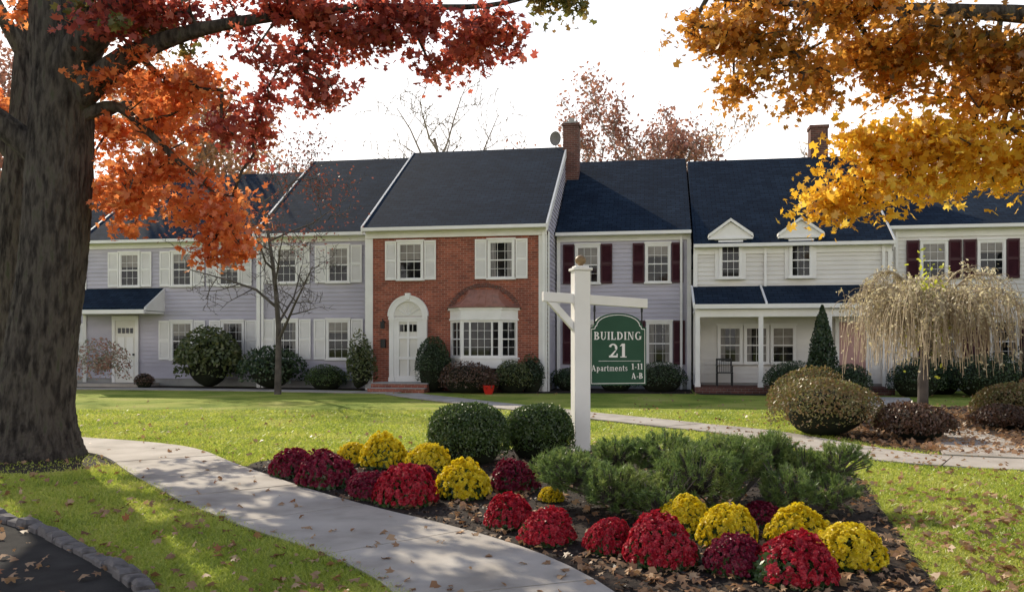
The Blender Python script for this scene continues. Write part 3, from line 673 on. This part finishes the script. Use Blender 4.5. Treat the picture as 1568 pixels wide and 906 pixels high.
def letter(txt, size, z, x, wmul=1.):
    tw = sum(GL[c][1]+.06 for c in txt)*size*wmul; px = cx+x-tw/2; m = M(); k = 0
    for c in txt:
        for P in GL[c][0]:
            k += 1; m.poly([(px+p[0]*size*wmul, -.0335-.00004*(k % 40), z0+z+p[1]*size) for p in P], WHITE)
        px += (GL[c][1]+.06)*size*wmul
    m.obj('sign_lettering', SE)
letter('BUILDING', .115, .655, 0, .98); letter('21', .20, .40, 0, 1.1)
letter('Apartments', .085, .205, -.13, .92); letter('1-11', .085, .225, .29, .9); letter('A-B', .085, .09, .29, .9)
m = M(); m.box(cx-.30, cx+.34, -.0345, -.0315, z0+.345, z0+.351, WHITE); m.obj('sign_rule', SE)

# ------------------------------------------------------------------ plants
def lump(D, rng, n=9, a=.16, k=7):
    r = np.ones(len(D))
    for _ in range(n):
        c = unit(rng.normal(size=3)); r += a*rng.uniform(-.8, 1)*np.exp(k*(D@c-1))
    return r
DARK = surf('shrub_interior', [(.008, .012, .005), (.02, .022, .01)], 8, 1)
def bush(name, x, y, rx, h, mat, n=2500, ls=.07, shape=OVAL, seed=1, amp=.16, ry=None, jit=1., thick=.25, box=0, core=.80):
    rng = np.random.RandomState(seed); ry = ry or rx
    E = empty(name, (x, y, 0))
    D = unit(rng.normal(size=(n, 3))); D[:, 2] = np.abs(D[:, 2])*1.0-.35*(rng.uniform(size=n) < .3)
    D = unit(D); st = rng.get_state(); rr = lump(D, rng, a=amp)
    q = 1/np.power((np.abs(D)**(2+box)).sum(1), 1/(2+box)) if box else 1.
    rad = rr*q*(1.03-thick*rng.uniform(size=n)**2+.05*(rng.uniform(size=n) < .06))
    P = D*rad[:, None]*np.array([rx, ry, h*.62])+[0, 0, h*.40]
    P[:, 2] = np.maximum(P[:, 2], .03)
    fm('leaves', *leaves(P, ls, shape, D, jit, rng), mat, E)
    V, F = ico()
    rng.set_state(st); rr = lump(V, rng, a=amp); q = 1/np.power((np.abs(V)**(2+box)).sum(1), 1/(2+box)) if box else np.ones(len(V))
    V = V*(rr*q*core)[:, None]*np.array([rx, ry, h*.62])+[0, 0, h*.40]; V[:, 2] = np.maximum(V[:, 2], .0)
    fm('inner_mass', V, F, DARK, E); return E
BOXW = leafmat('boxwood_leaf', [(.025, .05, .015), (.06, .105, .022), (.14, .20, .045)], .35, 4)
DKGR = leafmat('dark_evergreen_leaf', [(.014, .032, .012), (.035, .065, .022), (.09, .13, .045)], .3, 2)
MIDG = leafmat('olive_shrub_leaf', [(.04, .06, .02), (.10, .13, .04), (.20, .19, .07)], .35, 3)
BURG = leafmat('burgundy_shrub_leaf', [(.03, .035, .015), (.09, .05, .03), (.16, .08, .05), (.06, .08, .025)], .35, 3)
AZAL = leafmat('azalea_leaf', [(.09, .09, .03), (.24, .14, .06), (.16, .18, .05), (.40, .25, .13)], .4, 3)
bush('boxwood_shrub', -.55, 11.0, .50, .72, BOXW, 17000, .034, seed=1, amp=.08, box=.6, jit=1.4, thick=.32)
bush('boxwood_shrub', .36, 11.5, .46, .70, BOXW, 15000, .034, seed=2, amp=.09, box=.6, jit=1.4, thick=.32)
FS = [
 ('rhododendron_shrub', -11.3, .7, 1.15, 2.15, MIDG, 3000, .15), ('holly_shrub', -8.6, .1, 1.1, 1.4, DKGR, 2600, .11),
 ('rounded_shrub', -6.6, .2, .72, .82, BOXW, 3500, .05), ('azalea_shrub', -5.15, -.3, .55, 1.65, MIDG, 2200, .09),
 ('yew_shrub', -2.55, -.55, .60, 1.78, DKGR, 5500, .055), ('low_shrub', -1.2, -1.0, .95, .92, BURG, 4200, .06), ('low_shrub', .15, -.8, .62, 1.0, MIDG, 3000, .06), ('low_shrub', .75, -.5, .4, 1.1, DKGR, 1600, .06),
 ('low_shrub', 1.9, .8, .6, .75, DKGR, 2400, .06), ('rounded_shrub', 4.9, .6, .85, .95, DKGR, 4000, .05), ('rounded_shrub', 3.4, .8, .7, .8, BOXW, 3000, .05),
 ('yew_shrub', -17.6, .6, .5, 2.2, DKGR, 3000, .06), ('small_shrub', -13.6, .3, .36, .5, BURG, 1200, .05), ('privet_shrub', -14.7, -.5, .85, 1.75, leafmat('privet_leaf', [(.10, .12, .05), (.34, .34, .24), (.44, .18, .12), (.60, .58, .50)], .4, 3), 1500, .10),
 ('rounded_shrub', 8.8, -1.1, .85, 1.0, DKGR, 4500, .05), ('rounded_shrub', 10.4, -1.5, .6, .95, DKGR, 3200, .05), ('rounded_shrub', 12.4, -.9, .8, 1.1, DKGR, 4000, .05), ('rounded_shrub', 14.4, -.8, 1.05, 1.2, DKGR, 4500, .06), ('rounded_shrub', 16.3, -.8, 1.2, 1.35, BURG, 4500, .06), ('rounded_shrub', 13.5, .8, .9, 1.2, DKGR, 3000, .06)]
for i, (nm, u, v, r, h, mt, n, ls) in enumerate(FS):
    x, y = UV(u, v); thin = nm in ('privet_shrub',); rough = nm in ('rhododendron_shrub', 'holly_shrub', 'azalea_shrub')
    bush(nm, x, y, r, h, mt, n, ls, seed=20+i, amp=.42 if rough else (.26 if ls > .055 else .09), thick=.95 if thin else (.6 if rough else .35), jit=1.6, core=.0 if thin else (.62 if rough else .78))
def cone(name, x, y, r, h, mat, n, seed):
    rng = np.random.RandomState(seed); E = empty(name, (x, y, 0)); t = rng.uniform(size=n)**1.4; a = rng.uniform(0, 6.28, n)
    rr = r*(1-t)**.75*(1+.1*np.sin(a*5+t*9))*(1-.2*rng.uniform(size=n)**2)
    P = np.stack([rr*np.cos(a), rr*np.sin(a), t*h+.05], -1); N = np.stack([np.cos(a), np.sin(a), .3+0*a], -1)
    fm('foliage', *leaves(P, .085, OVAL, N, 1, rng), mat, E)
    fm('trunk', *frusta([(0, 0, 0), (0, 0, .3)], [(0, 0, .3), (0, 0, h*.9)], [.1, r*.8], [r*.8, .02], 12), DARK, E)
cone('arborvitae_tree', *UV(9.75, -.7), .62, 2.7, DKGR, 5000, 3)
cone('spruce_tree', 16.9, 26.2, 1.3, 5.2, leafmat('spruce_needle', [(.01, .025, .015), (.025, .045, .025)], .2, 2), 8000, 4)
for i, (x, y, r, h, mt) in enumerate(((5.35, 14.4, .95, .98, AZAL), (5.9, 17.0, .72, 1.0, AZAL), (6.5, 13.7, .6, .55, BURG), (9.9, 16.8, .7, .75, AZAL), (10.3, 14.2, .8, .7, AZAL), (8.9, 13.2, .45, .38, AZAL), (11.5, 17.5, 1.1, 1.0, BURG), (9.0, 15.4, .5, .4, BURG))):
    bush('azalea_shrub', x, y, r, h, mt, 6500, .05, seed=60+i, amp=.36, thick=.5, jit=1.6, core=.68)
def mumdata(seed):
    rng = np.random.RandomState(seed); n = 900; D = unit(rng.normal(size=(n, 3))); D[:, 2] = np.abs(D[:, 2]); D = unit(D+[0, 0, .10])
    rr = lump(D, rng, 16, .22, 10)
    P = D*rr[:, None]*(1.03-.18*rng.uniform(size=n))[:, None]*[.5, .5, .50]+[0, 0, .03]
    k = 8; N = unit(D+rng.normal(size=(n, 3))*.45); t = unit(np.cross(N, rng.normal(size=(n, 3)))); b = np.cross(N, t); s = rng.uniform(.028, .056, n)
    L = []
    for ring, (rad, lift, wid) in enumerate(((1., .15, .42), (.62, .42, .36))):
        for i in range(k):
            a = 2*math.pi*(i+.5*ring)/k; dr = t*math.cos(a)+b*math.sin(a); pe = -t*math.sin(a)+b*math.cos(a)
            p0 = P+N*s[:, None]*.1; tip = P+dr*(s*rad)[:, None]+N*(s*lift)[:, None]; mid = P+dr*(s*rad*.6)[:, None]+N*(s*lift*.9)[:, None]
            V = np.stack([p0, mid-pe*(s*wid*.6)[:, None], tip, mid+pe*(s*wid*.6)[:, None]], 1).reshape(-1, 3)
            L.append((V, np.arange(4*n).reshape(n, 4)))
    V, F = merge(L)
    nl = 900; Dl = unit(rng.normal(size=(nl, 3))); Dl[:, 2] = np.abs(Dl[:, 2])*.8; Dl = unit(Dl); Pl = Dl*.455*[1, 1, .92]+[0, 0, .03]
    return (V, F), leaves(Pl, .09, OVAL, Dl, 1.2, rng)
REDF = leafmat('red_petal', [(.22, .008, .02), (.48, .016, .035), (.62, .05, .07)], .35, 5, .03, .7)
DRED = leafmat('burgundy_petal', [(.09, .006, .022), (.22, .010, .036), (.36, .025, .06)], .35, 5, .03, .7)
YELF = leafmat('yellow_petal', [(.62, .42, .01), (.82, .64, .015), (.88, .78, .06)], .35, 5, .03, .7)
MLEAF = leafmat('mum_leaf', [(.04, .08, .02), (.09, .15, .04)], .3, 5)
mdat = {}; tmp = []
for kd, mt in (('r', REDF), ('d', DRED), ('y', YELF)):
    for q in range(2):
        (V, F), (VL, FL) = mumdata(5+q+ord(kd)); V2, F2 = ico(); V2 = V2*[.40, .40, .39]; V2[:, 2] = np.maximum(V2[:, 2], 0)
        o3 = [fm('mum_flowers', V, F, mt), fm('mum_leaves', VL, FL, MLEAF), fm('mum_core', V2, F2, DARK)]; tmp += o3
        mdat[kd, q] = [o.data for o in o3]
for o in tmp: bpy.data.objects.remove(o)
# kind, x, y, width in metres on the ground
MUM = [('d', -2.52, 9.75, .54), ('d', -2.0, 9.1, .64), ('d', -1.52, 8.75, .38), ('d', -1.38, 8.4, .44), ('r', -1.02, 8.1, .62), ('d', .02, 8.85, .54), ('r', -.02, 7.05, .44), ('r', .26, 6.5, .46), ('r', .71, 6.2, .40), ('r', 1.04, 5.85, .54), ('d', 1.48, 5.65, .44), ('r', 1.79, 5.42, .54), ('d', 2.1, 7.1, .36),
 ('y', -2.0, 10.85, .46), ('y', -1.58, 10.5, .64), ('y', -1.0, 10.0, .56), ('y', -.50, 8.45, .60), ('y', .38, 8.2, .25), ('y', 1.42, 6.85, .46), ('y', 1.62, 6.4, .50), ('y', 2.15, 6.45, .48), ('y', 2.30, 5.8, .50), ('d', -1.0, 9.4, .34), ('d', .0, 7.6, .3)]
for i, (kd, X, Y, s_) in enumerate(MUM):
    E = empty('chrysanthemum_plant', (X, Y, 0), i*1.7); E.scale = (s_, s_*R.uniform(.9, 1.05), s_*R.uniform(1.0, 1.15))
    for dt, nm in zip(mdat[kd, i % 2], ('flowers', 'leaves', 'inner_mass')):
        o = bpy.data.objects.new(nm, dt); C.objects.link(o); o.parent = E
pe = empty('red_flower_pot', (*UV(-.45, -1.75), 0)); m = M(); m.arr(*tube([(0, 0, 0), (0, 0, .1), (0, 0, .22), (0, 0, .28)], [.12, .15, .18, .19], 20, 3), REDPOT); m.obj('pot', pe, smooth=True)
v, f = leaves(R.normal(size=(300, 3))*[.13, .13, .12]+[0, 0, .42], .09, OVAL); fm('plant', v, f, BURG, pe)
def mugo():
    E = empty('mugo_pine_shrub', (1.62, 7.75, 0)); rng = np.random.RandomState(3)
    lob = [(-1.05, .05, .36, .34, .20, 200), (-.72, -.4, .26, .30, .22, 190), (-.6, .5, .44, .30, .17, 150), (-.15, .3, .50, .32, .19, 180), (.0, -.35, .34, .38, .26, 320), (.38, .0, .46, .34, .22, 260), (.5, .8, .42, .36, .18, 150), (.85, .35, .50, .26, .17, 150), (1.14, .25, .36, .26, .18, 150), (1.4, .1, .44, .22, .16, 110), (.76, -.45, .26, .26, .18, 130), (-.35, -.6, .18, .28, .17, 120), (1.22, -.25, .20, .24, .14, 80), (-1.22, .3, .32, .22, .15, 70)]
    P = []; Nn = []
    for x, y, z, r, rz, n in lob:
        D = unit(rng.normal(size=(n, 3))); D[:, 2] = D[:, 2]*.8+.3; D = unit(D); rr = lump(D, rng, 6, .38, 8)
        P.append(D*rr[:, None]*[r, r, rz]*(1-.35*rng.uniform(size=n)**2)[:, None]+[x, y, z]); Nn.append(unit(D*[1, 1, .7]+[0, 0, .8]+rng.normal(size=(n, 3))*.35))
    P = np.concatenate(P); Nn = np.concatenate(Nn); P[:, 2] = np.maximum(P[:, 2], .05); k = 48
    base = np.repeat(P, k, 0); ax = np.repeat(Nn, k, 0); n = len(base)
    base = base+ax*rng.uniform(-.07, .03, n)[:, None]; d = unit(ax*.8+rng.normal(size=(n, 3))*.62)
    tip = base+d*rng.uniform(.032, .058, n)[:, None]; sd = unit(np.cross(d, rng.normal(size=(n, 3))))*.0036
    V = np.stack([base-sd, base+sd, tip], 1).reshape(-1, 3)
    fm('needles', V, np.arange(3*n).reshape(n, 3), leafmat('pine_needle', [(.06, .11, .035), (.16, .24, .06), (.34, .38, .11)], .45, 3.5, .05, .35), E)
    A = []; B = []; ra = []; rb = []; cs = np.array([l[:3] for l in lob])
    for p in P[::2]:
        c = cs[np.argmin(np.linalg.norm(cs-p, axis=1))]-[0, 0, .12]; A.append(c); B.append(p); ra.append(.010); rb.append(.005)
    for c in cs:
        o = np.array([c[0]*.45, c[1]*.35, 0.0]); mid = (o+c)/2-[0, 0, .05]; A += [o, mid]; B += [mid, c-[0, 0, .12]]; ra += [.035, .025]; rb += [.025, .012]
    fm('branches', *frusta(A, B, ra, rb, 6), BARK2, E)
mugo()

# ------------------------------------------------------------------ trees
def grow(seeds, attr, step=.3, rng=R, sag=.12):
    par = [-1]*len(seeds); arr = np.zeros((60000, 3)); arr[:len(seeds)] = seeds; n = len(seeds)
    d0 = np.array([np.min(np.linalg.norm(seeds-a, axis=1)) for a in attr]); ends = []
    for i in np.argsort(d0):
        a = attr[i]; j = int(np.argmin(((arr[:n]-a)**2).sum(1))); p = arr[j].copy(); L = np.linalg.norm(a-p); k = max(1, int(L/step)); last = j
        for q in range(1, k+1):
            t = q/k; x = p+(a-p)*t; x[2] += sag*L*math.sin(math.pi*t); x += rng.normal(size=3)*.03*(q < k)
            arr[n] = x; par.append(last); last = n; n += 1
        ends.append(last)
    par = np.array(par); cnt = np.zeros(n)
    for e in ends: cnt[e] += 1
    for i in range(n-1, len(seeds)-1, -1): cnt[par[i]] += cnt[i]
    idx = np.arange(len(seeds), n); r = .0065*np.maximum(cnt, 1)**.5
    r = np.minimum(r, .06); rp = np.where(par[idx] < len(seeds), r[idx]*1.15, r[np.maximum(par[idx], 0)])
    return arr[par[idx]], arr[idx], rp, r[idx]
def ell(c, r, n, rng, g=5):
    k = max(3, n//g); cen = unit(rng.normal(size=(k, 3)))*rng.uniform(size=(k, 1))**(1/2.2)*np.array(r)
    return np.array(c)+cen[rng.randint(k, size=n)]+rng.normal(size=(n, 3))*[.15, .15, .09]
def bigtree(name, trunk, limbs, groups, lsize, per, seed, spread=.2, lower=BARK, mult=1.7, g=5):
    rng = np.random.RandomState(seed); E = empty(name, tuple(trunk[0][0])); o0 = np.array(trunk[0][0])
    groups = [(c, r, max(3, int(n*mult)), mt) for c, r, n, mt in groups]
    V, F = tube(np.array(trunk[0])-o0, trunk[1], 150, 22, .05, seed, 19); fm('trunk', V, F, lower, E, True)
    L = []; seeds = []
    for P, r in limbs:
        L.append(tube(np.array(P)-o0, r, 14, 6, .04, seed, 5)); c = cat(np.array(P), 5); seeds.append(c[3:])
    fm('limbs', *merge(L), lower, E, True); seeds = np.concatenate(seeds)
    att = np.concatenate([ell(c, r, n, rng, g) for c, r, n, _ in groups]); A, B, ra, rb = grow(seeds, att, rng=rng)
    fm('twigs', *frusta(A-o0, B-o0, ra, rb, 5), lower, E)
    mats = {}
    i = 0
    for c, r, n, mt in groups:
        a = att[i:i+n]; i += n; mats.setdefault(mt, []).append(a)
    for mt, L in mats.items():
        a = np.concatenate(L); P = np.repeat(a, per, 0)
        sc = np.repeat(rng.uniform(.5, 1.25, (len(a), 1)), per, 0)
        P = P+rng.normal(size=P.shape)*[spread*1.15, spread*1.15, spread*.7]*sc
        fm('leaves', *leaves(P-o0, lsize, LOBED, np.tile([0, 0, 1.], (len(P), 1)), 1.8, rng, sv=.45), mt, E)
    return E
L_OR = leafmat('orange_leaf', [(.45, .09, .03), (.82, .24, .07), (.90, .42, .14)], .64, 1.5)
L_RD = leafmat('red_leaf', [(.18, .035, .035), (.44, .08, .055), (.74, .19, .09)], .62, 1.3)
L_GB = leafmat('green_brown_leaf', [(.10, .12, .03), (.22, .20, .05), (.38, .17, .05)], .55, 1.3)
L_YL = leafmat('yellow_leaf', [(.55, .28, .02), (.88, .52, .04), (.92, .72, .14)], .64, 1.5)
L_OY = leafmat('amber_leaf', [(.15, .11, .03), (.40, .18, .03), (.80, .37, .06), (.90, .54, .10)], .6, 1.1)
bigtree('oak_tree',
 ([(-6.52, 11.5, -.1), (-6.5, 11.5, .25), (-6.47, 11.5, .7), (-6.35, 11.5, 1.6), (-6.20, 11.5, 2.7), (-6.12, 11.5, 4), (-6.1, 11.5, 5.1), (-6.25, 11.6, 6.5), (-6.2, 11.8, 8.5)], [.72, .58, .49, .44, .42, .40, .38, .30, .12]),
 [([(-6.0, 11.45, 4.7), (-5.45, 11.3, 5.1), (-4.9, 11.2, 5.4), (-3.8, 11, 5.65), (-2, 10.8, 5.8), (-.3, 10.6, 5.75), (.7, 10.4, 5.95)], [.2, .17, .13, .08, .05, .03, .015]),
  ([(-6.1, 11.4, 5.0), (-5.4, 11.2, 5.8), (-4.4, 10.9, 6.8), (-2.5, 10.3, 7.6), (0, 10, 7.9)], [.27, .22, .16, .1, .04]),
  ([(-5.95, 11.4, 4.5), (-5.4, 11.5, 4.75), (-5.0, 11.6, 4.45), (-4.6, 11.7, 4.05), (-4.1, 11.7, 3.6), (-3.8, 11.7, 3.0)], [.1, .07, .05, .04, .025, .01]),
  ([(-6.3, 11.5, 4.0), (-7.0, 11.3, 4.6), (-8.2, 11, 5.3), (-10, 11, 6)], [.2, .16, .1, .04]),
  ([(-6.2, 11.7, 5.8), (-5.4, 12.8, 7), (-4, 14.2, 8), (-2.5, 15.2, 8.6)], [.2, .14, .09, .03]),
  ([(-6.2, 11.6, 6.3), (-7.5, 12, 8), (-8.5, 12.3, 9.5)], [.2, .12, .03])],
 [((-4.75, 11.8, 3.95), (.75, .8, .95), 42, L_OR), ((-4.0, 11.7, 3.35), (.45, .5, .55), 15, L_OR), ((-3.9, 11.7, 2.9), (.25, .3, .22), 7, L_OR), ((-5.2, 11.9, 3.2), (.3, .5, .45), 8, L_OR),
  ((-3.6, 11.6, 4.5), (.45, .7, .45), 16, L_RD), ((-4.4, 11.2, 5.1), (.9, .9, .5), 26, L_OR), ((-4.6, 11, 5.8), (1.2, 1, .5), 30, L_RD), ((-5.0, 11.2, 5.7), (1.0, .8, .4), 12, L_GB),
  ((-2.7, 10.9, 5.72), (1.2, 1.1, .33), 38, L_RD), ((-2.55, 11, 4.95), (.18, .3, .35), 8, L_RD), ((-3.1, 11, 5.2), (.4, .4, .3), 7, L_RD), ((-1.4, 10.7, 5.6), (.9, .9, .3), 26, L_RD), ((-.45, 10.6, 5.35), (.5, .7, .3), 18, L_RD), ((.45, 10.5, 5.85), (.6, .5, .15), 9, L_GB), ((-1.0, 10.7, 5.05), (.25, .3, .15), 3, L_RD),
  ((-2.5, 10.3, 7.3), (3, 1.8, .7), 12, L_RD), ((-7, 11.6, 8.5), (2.5, 2.5, 1.6), 20, L_GB), ((-7.6, 11.5, 5.7), (1.3, 1, .7), 14, L_OR)],
 .10, 28, 11, .14)
bigtree('oak_tree',
 ([(-9.75, 16.2, -.1), (-9.7, 16.2, .4), (-9.6, 16.2, 2), (-9.45, 16.2, 4), (-9.3, 16.2, 6), (-9.3, 16.3, 8.5)], [.6, .45, .38, .33, .26, .12]),
 [([(-9.45, 16.2, 4.5), (-8.6, 16, 5.3), (-7.2, 15.8, 6), (-5.8, 15.6, 6.3)], [.15, .12, .07, .03]), ([(-9.4, 16.2, 5), (-10.5, 16, 6.2), (-12, 16, 7)], [.15, .1, .04]), ([(-9.3, 16.2, 6.5), (-8, 17.4, 8), (-6.8, 18.2, 9)], [.14, .1, .03]), ([(-9.3, 16.2, 7), (-9.8, 15.4, 8.6), (-10, 15, 10)], [.14, .1, .03])],
 [((-7.3, 15.8, 5.7), (1.7, 1.5, 1.0), 20, L_OR), ((-11, 16, 6.5), (1.9, 1.7, 1.1), 40, L_OR), ((-8, 17, 8.4), (2.6, 2.2, 1.1), 14, L_RD), ((-9.8, 15.2, 9.3), (2.2, 2, 1.1), 8, L_GB), ((-7.6, 16, 4.2), (.9, 1, .6), 8, L_OR)],
 .12, 42, 12, .15, g=7)
bigtree('maple_tree',
 ([(9.4, 9.8, -.1), (9.35, 9.8, .4), (9.3, 9.8, 2), (9.1, 9.8, 4), (9, 9.8, 5.5), (9, 9.9, 8)], [.7, .5, .42, .38, .3, .12]),
 [([(9.1, 9.8, 4.3), (8, 9.9, 5), (6.6, 10, 5.35), (5.2, 10, 5.45), (3.8, 10, 5.5), (2.3, 10, 5.6)], [.2, .16, .12, .08, .05, .02]),
  ([(9, 9.8, 4.0), (7.8, 10, 4.25), (6.4, 10.2, 4.2), (5.2, 10.2, 3.95), (4.2, 10.2, 3.5)], [.14, .1, .07, .04, .015]),
  ([(9, 9.8, 5.5), (7, 9.7, 6.6), (4.5, 9.5, 7.0)], [.2, .14, .05]), ([(9, 9.9, 6.5), (10, 11, 8), (11, 12, 9)], [.15, .1, .04])],
 [((2.55, 10, 5.25), (.6, .8, .35), 27, L_OY), ((2.75, 10, 4.7), (.3, .4, .2), 7, L_OY), ((3.7, 10, 5.15), (.8, .9, .45), 36, L_OY), ((3.45, 10, 4.45), (.25, .4, .3), 8, L_OY), ((5.1, 10, 5.05), (1.1, .9, .5), 50, L_OY), ((6.2, 10, 4.7), (.6, .8, .6), 26, L_OY),
  ((4.6, 10.1, 3.85), (.95, .7, .30), 40, L_YL), ((4.05, 10.2, 3.4), (.35, .4, .2), 13, L_YL), ((5.7, 10.1, 3.75), (.8, .7, .38), 42, L_YL), ((5.0, 10.1, 3.5), (.9, .6, .15), 16, L_YL), ((4.05, 10.2, 3.05), (.25, .2, .1), 4, L_YL), ((5.9, 10, 4.4), (.5, .6, .3), 12, L_OY),
  ((5, 9.5, 6.9), (2.8, 1.6, .5), 14, L_OY), ((9, 10, 7), (2.5, 2.5, 1.4), 30, L_YL), ((7.5, 10, 4.8), (1, 1, .7), 18, L_YL)],
 .10, 30, 13, .15)
def bare(name, loc, h, seed, bark, levels=4, spread=.55, r0=None, leafm=None, nl=0, ls=.12, lmin=.4, lspread=.4, first=.3, kids=(9, 6, 5, 4), up=.25, kmin=.006):
    rng = np.random.RandomState(seed); A = []; B = []; ra = []; rb = []; tips = []
    r0 = r0 or h*.014
    def br(p, d, L, r, lv):
        n = 6 if lv == 0 else 4; pts = [p]; rs = [r]; dd = d
        for i in range(n):
            dd = unit(dd+rng.normal(size=3)*(.07 if lv == 0 else .16)+np.array([0, 0, .05 if lv else 0])); q = pts[-1]+dd*L/n
            rr = r*(1-(i+1)/n*.75); A.append(pts[-1]); B.append(q); ra.append(rs[-1]); rb.append(rr); pts.append(q); rs.append(rr)
        if lv >= 2: tips.extend(pts[1:])
        if lv >= levels: return
        for c in range(kids[lv]):
            t = (first if lv == 0 else .2)+(1-(first if lv == 0 else .2))*(c+rng.uniform(.2, .8))/kids[lv]; f = t*n; i = min(int(f), n-1); q = pts[i]+(pts[i+1]-pts[i])*(f-i)
            ax = unit(pts[i+1]-pts[i]); pr = unit(np.cross(ax, rng.normal(size=3))); nd = unit(ax*(1-spread)+pr*spread+np.array([0, 0, up]))
            br(q, nd, L*rng.uniform(.42, .62)*(1-.45*t if lv == 0 else 1-.3*t)*(1.15 if lv == 0 else 1), max(rs[i]*.55, kmin), lv+1)
    br(np.zeros(3), np.array([0, 0, 1.]), h*.85, r0, 0)
    E = empty(name, loc); fm('branches', *frusta(A, B, ra, rb, 5), bark, E)
    if nl:
        T = np.array(tips); T = T[T[:, 2] > h*lmin]; P = T[rng.randint(len(T), size=nl)]+rng.normal(size=(nl, 3))*lspread
        fm('leaves', *leaves(P, ls, DIAM, None, 1, rng), leafm, E)
bare('dogwood_tree', (-7.35, 26.6, 0), 7.4, 5, BARK2, 4, .72, .12, leafmat('dark_red_leaf', [(.14, .04, .03), (.3, .09, .06)], .5), 1300, .10, .62, .22, .22, up=.18, kmin=.009)
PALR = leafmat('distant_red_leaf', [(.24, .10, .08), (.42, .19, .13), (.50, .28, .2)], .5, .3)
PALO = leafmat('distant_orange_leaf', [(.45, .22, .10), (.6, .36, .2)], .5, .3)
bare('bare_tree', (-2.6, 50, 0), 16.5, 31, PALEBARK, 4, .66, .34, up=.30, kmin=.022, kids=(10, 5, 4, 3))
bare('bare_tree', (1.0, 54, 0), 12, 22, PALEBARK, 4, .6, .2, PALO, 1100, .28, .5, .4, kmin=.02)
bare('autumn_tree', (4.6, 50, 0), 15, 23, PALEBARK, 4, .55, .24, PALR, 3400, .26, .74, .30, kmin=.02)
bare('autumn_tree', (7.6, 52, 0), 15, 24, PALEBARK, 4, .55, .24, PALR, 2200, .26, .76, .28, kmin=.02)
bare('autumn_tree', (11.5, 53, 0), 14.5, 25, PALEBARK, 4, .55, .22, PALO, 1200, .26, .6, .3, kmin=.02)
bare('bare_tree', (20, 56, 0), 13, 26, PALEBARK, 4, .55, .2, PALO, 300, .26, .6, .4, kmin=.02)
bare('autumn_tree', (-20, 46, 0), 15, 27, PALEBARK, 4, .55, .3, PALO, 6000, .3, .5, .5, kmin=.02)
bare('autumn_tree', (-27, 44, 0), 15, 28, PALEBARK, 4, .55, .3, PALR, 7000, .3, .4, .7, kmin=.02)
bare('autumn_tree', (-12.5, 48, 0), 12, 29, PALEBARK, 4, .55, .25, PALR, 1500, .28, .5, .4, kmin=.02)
bare('autumn_tree', (28, 50, 0), 14, 30, PALEBARK, 4, .55, .3, PALO, 5000, .3, .4, .6, kmin=.02)

def weeping():
    rng = np.random.RandomState(8); E = empty('weeping_cherry_tree', (8.5, 17.6, 0))
    fm('trunk', *tube([(0, 0, -.05), (.02, 0, .2), (.03, 0, .9), (.12, 0, 1.5), (.10, 0, 1.95)], [.16, .115, .10, .09, .08], 20, 8, .05, 3, 7), BARK2, E, True)
    A = []; B = []; ra = []; rb = []; LP = []
    for i in range(34):
        a = 2*math.pi*i/34+rng.normal()*.1; rad = rng.uniform(.9, 2.0); top = rng.uniform(2.5, 3.25)-.25*rad/2
        P = cat(np.array([(.1, 0, 1.85), (.1+.35*rad*math.cos(a), .35*rad*math.sin(a), top*.93), (.1+.68*rad*math.cos(a), .68*rad*math.sin(a), top), (.1+rad*math.cos(a), rad*math.sin(a), top-.45)]), 5)
        for q in range(len(P)-1):
            A.append(P[q]); B.append(P[q+1]); t = q/len(P); ra.append(.03*(1-t)+.006); rb.append(.03*(1-t-1/len(P))+.006)
            if q >= 3:
                for _ in range(3):
                    x = P[q].copy(); vx = np.array([math.cos(a), math.sin(a), 0])*rng.uniform(.02, .2)+rng.normal(size=3)*.10; vx[2] = abs(vx[2])*.8; L = rng.uniform(.3, max(x[2]-.75, .5)); n = 8
                    for s_ in range(n):
                        y = x+vx*.6+np.array([0, 0, -L/n*(s_/n*1.6+.2)]); vx = vx*.72+rng.normal(size=3)*.02
                        A.append(x); B.append(y); ra.append(.0065); rb.append(.0055); LP += [x, (x+y)/2, y] if s_ < 6 else [y]; x = y
    fm('branches', *frusta(A, B, ra, rb, 3), surf('weeping_twig', [(.36, .28, .18), (.54, .44, .32)], 3, .8), E)
    LP = np.array(LP); LP = LP[rng.randint(len(LP), size=8500)]+rng.normal(size=(8500, 3))*.035
    fm('leaves', *leaves(LP, .065, DIAM, None, 1, rng), leafmat('straw_leaf', [(.40, .32, .16), (.64, .56, .34), (.80, .76, .58)], .55, 2), E)
    P = np.array([.1, 0, 2.2])+rng.normal(size=(420, 3))*[.22, .2, .5]; fm('sucker_leaves', *leaves(P, .10, OVAL, None, 1, rng), leafmat('lime_leaf', [(.42, .48, .03), (.68, .68, .08)], .55, 2), E)
weeping()
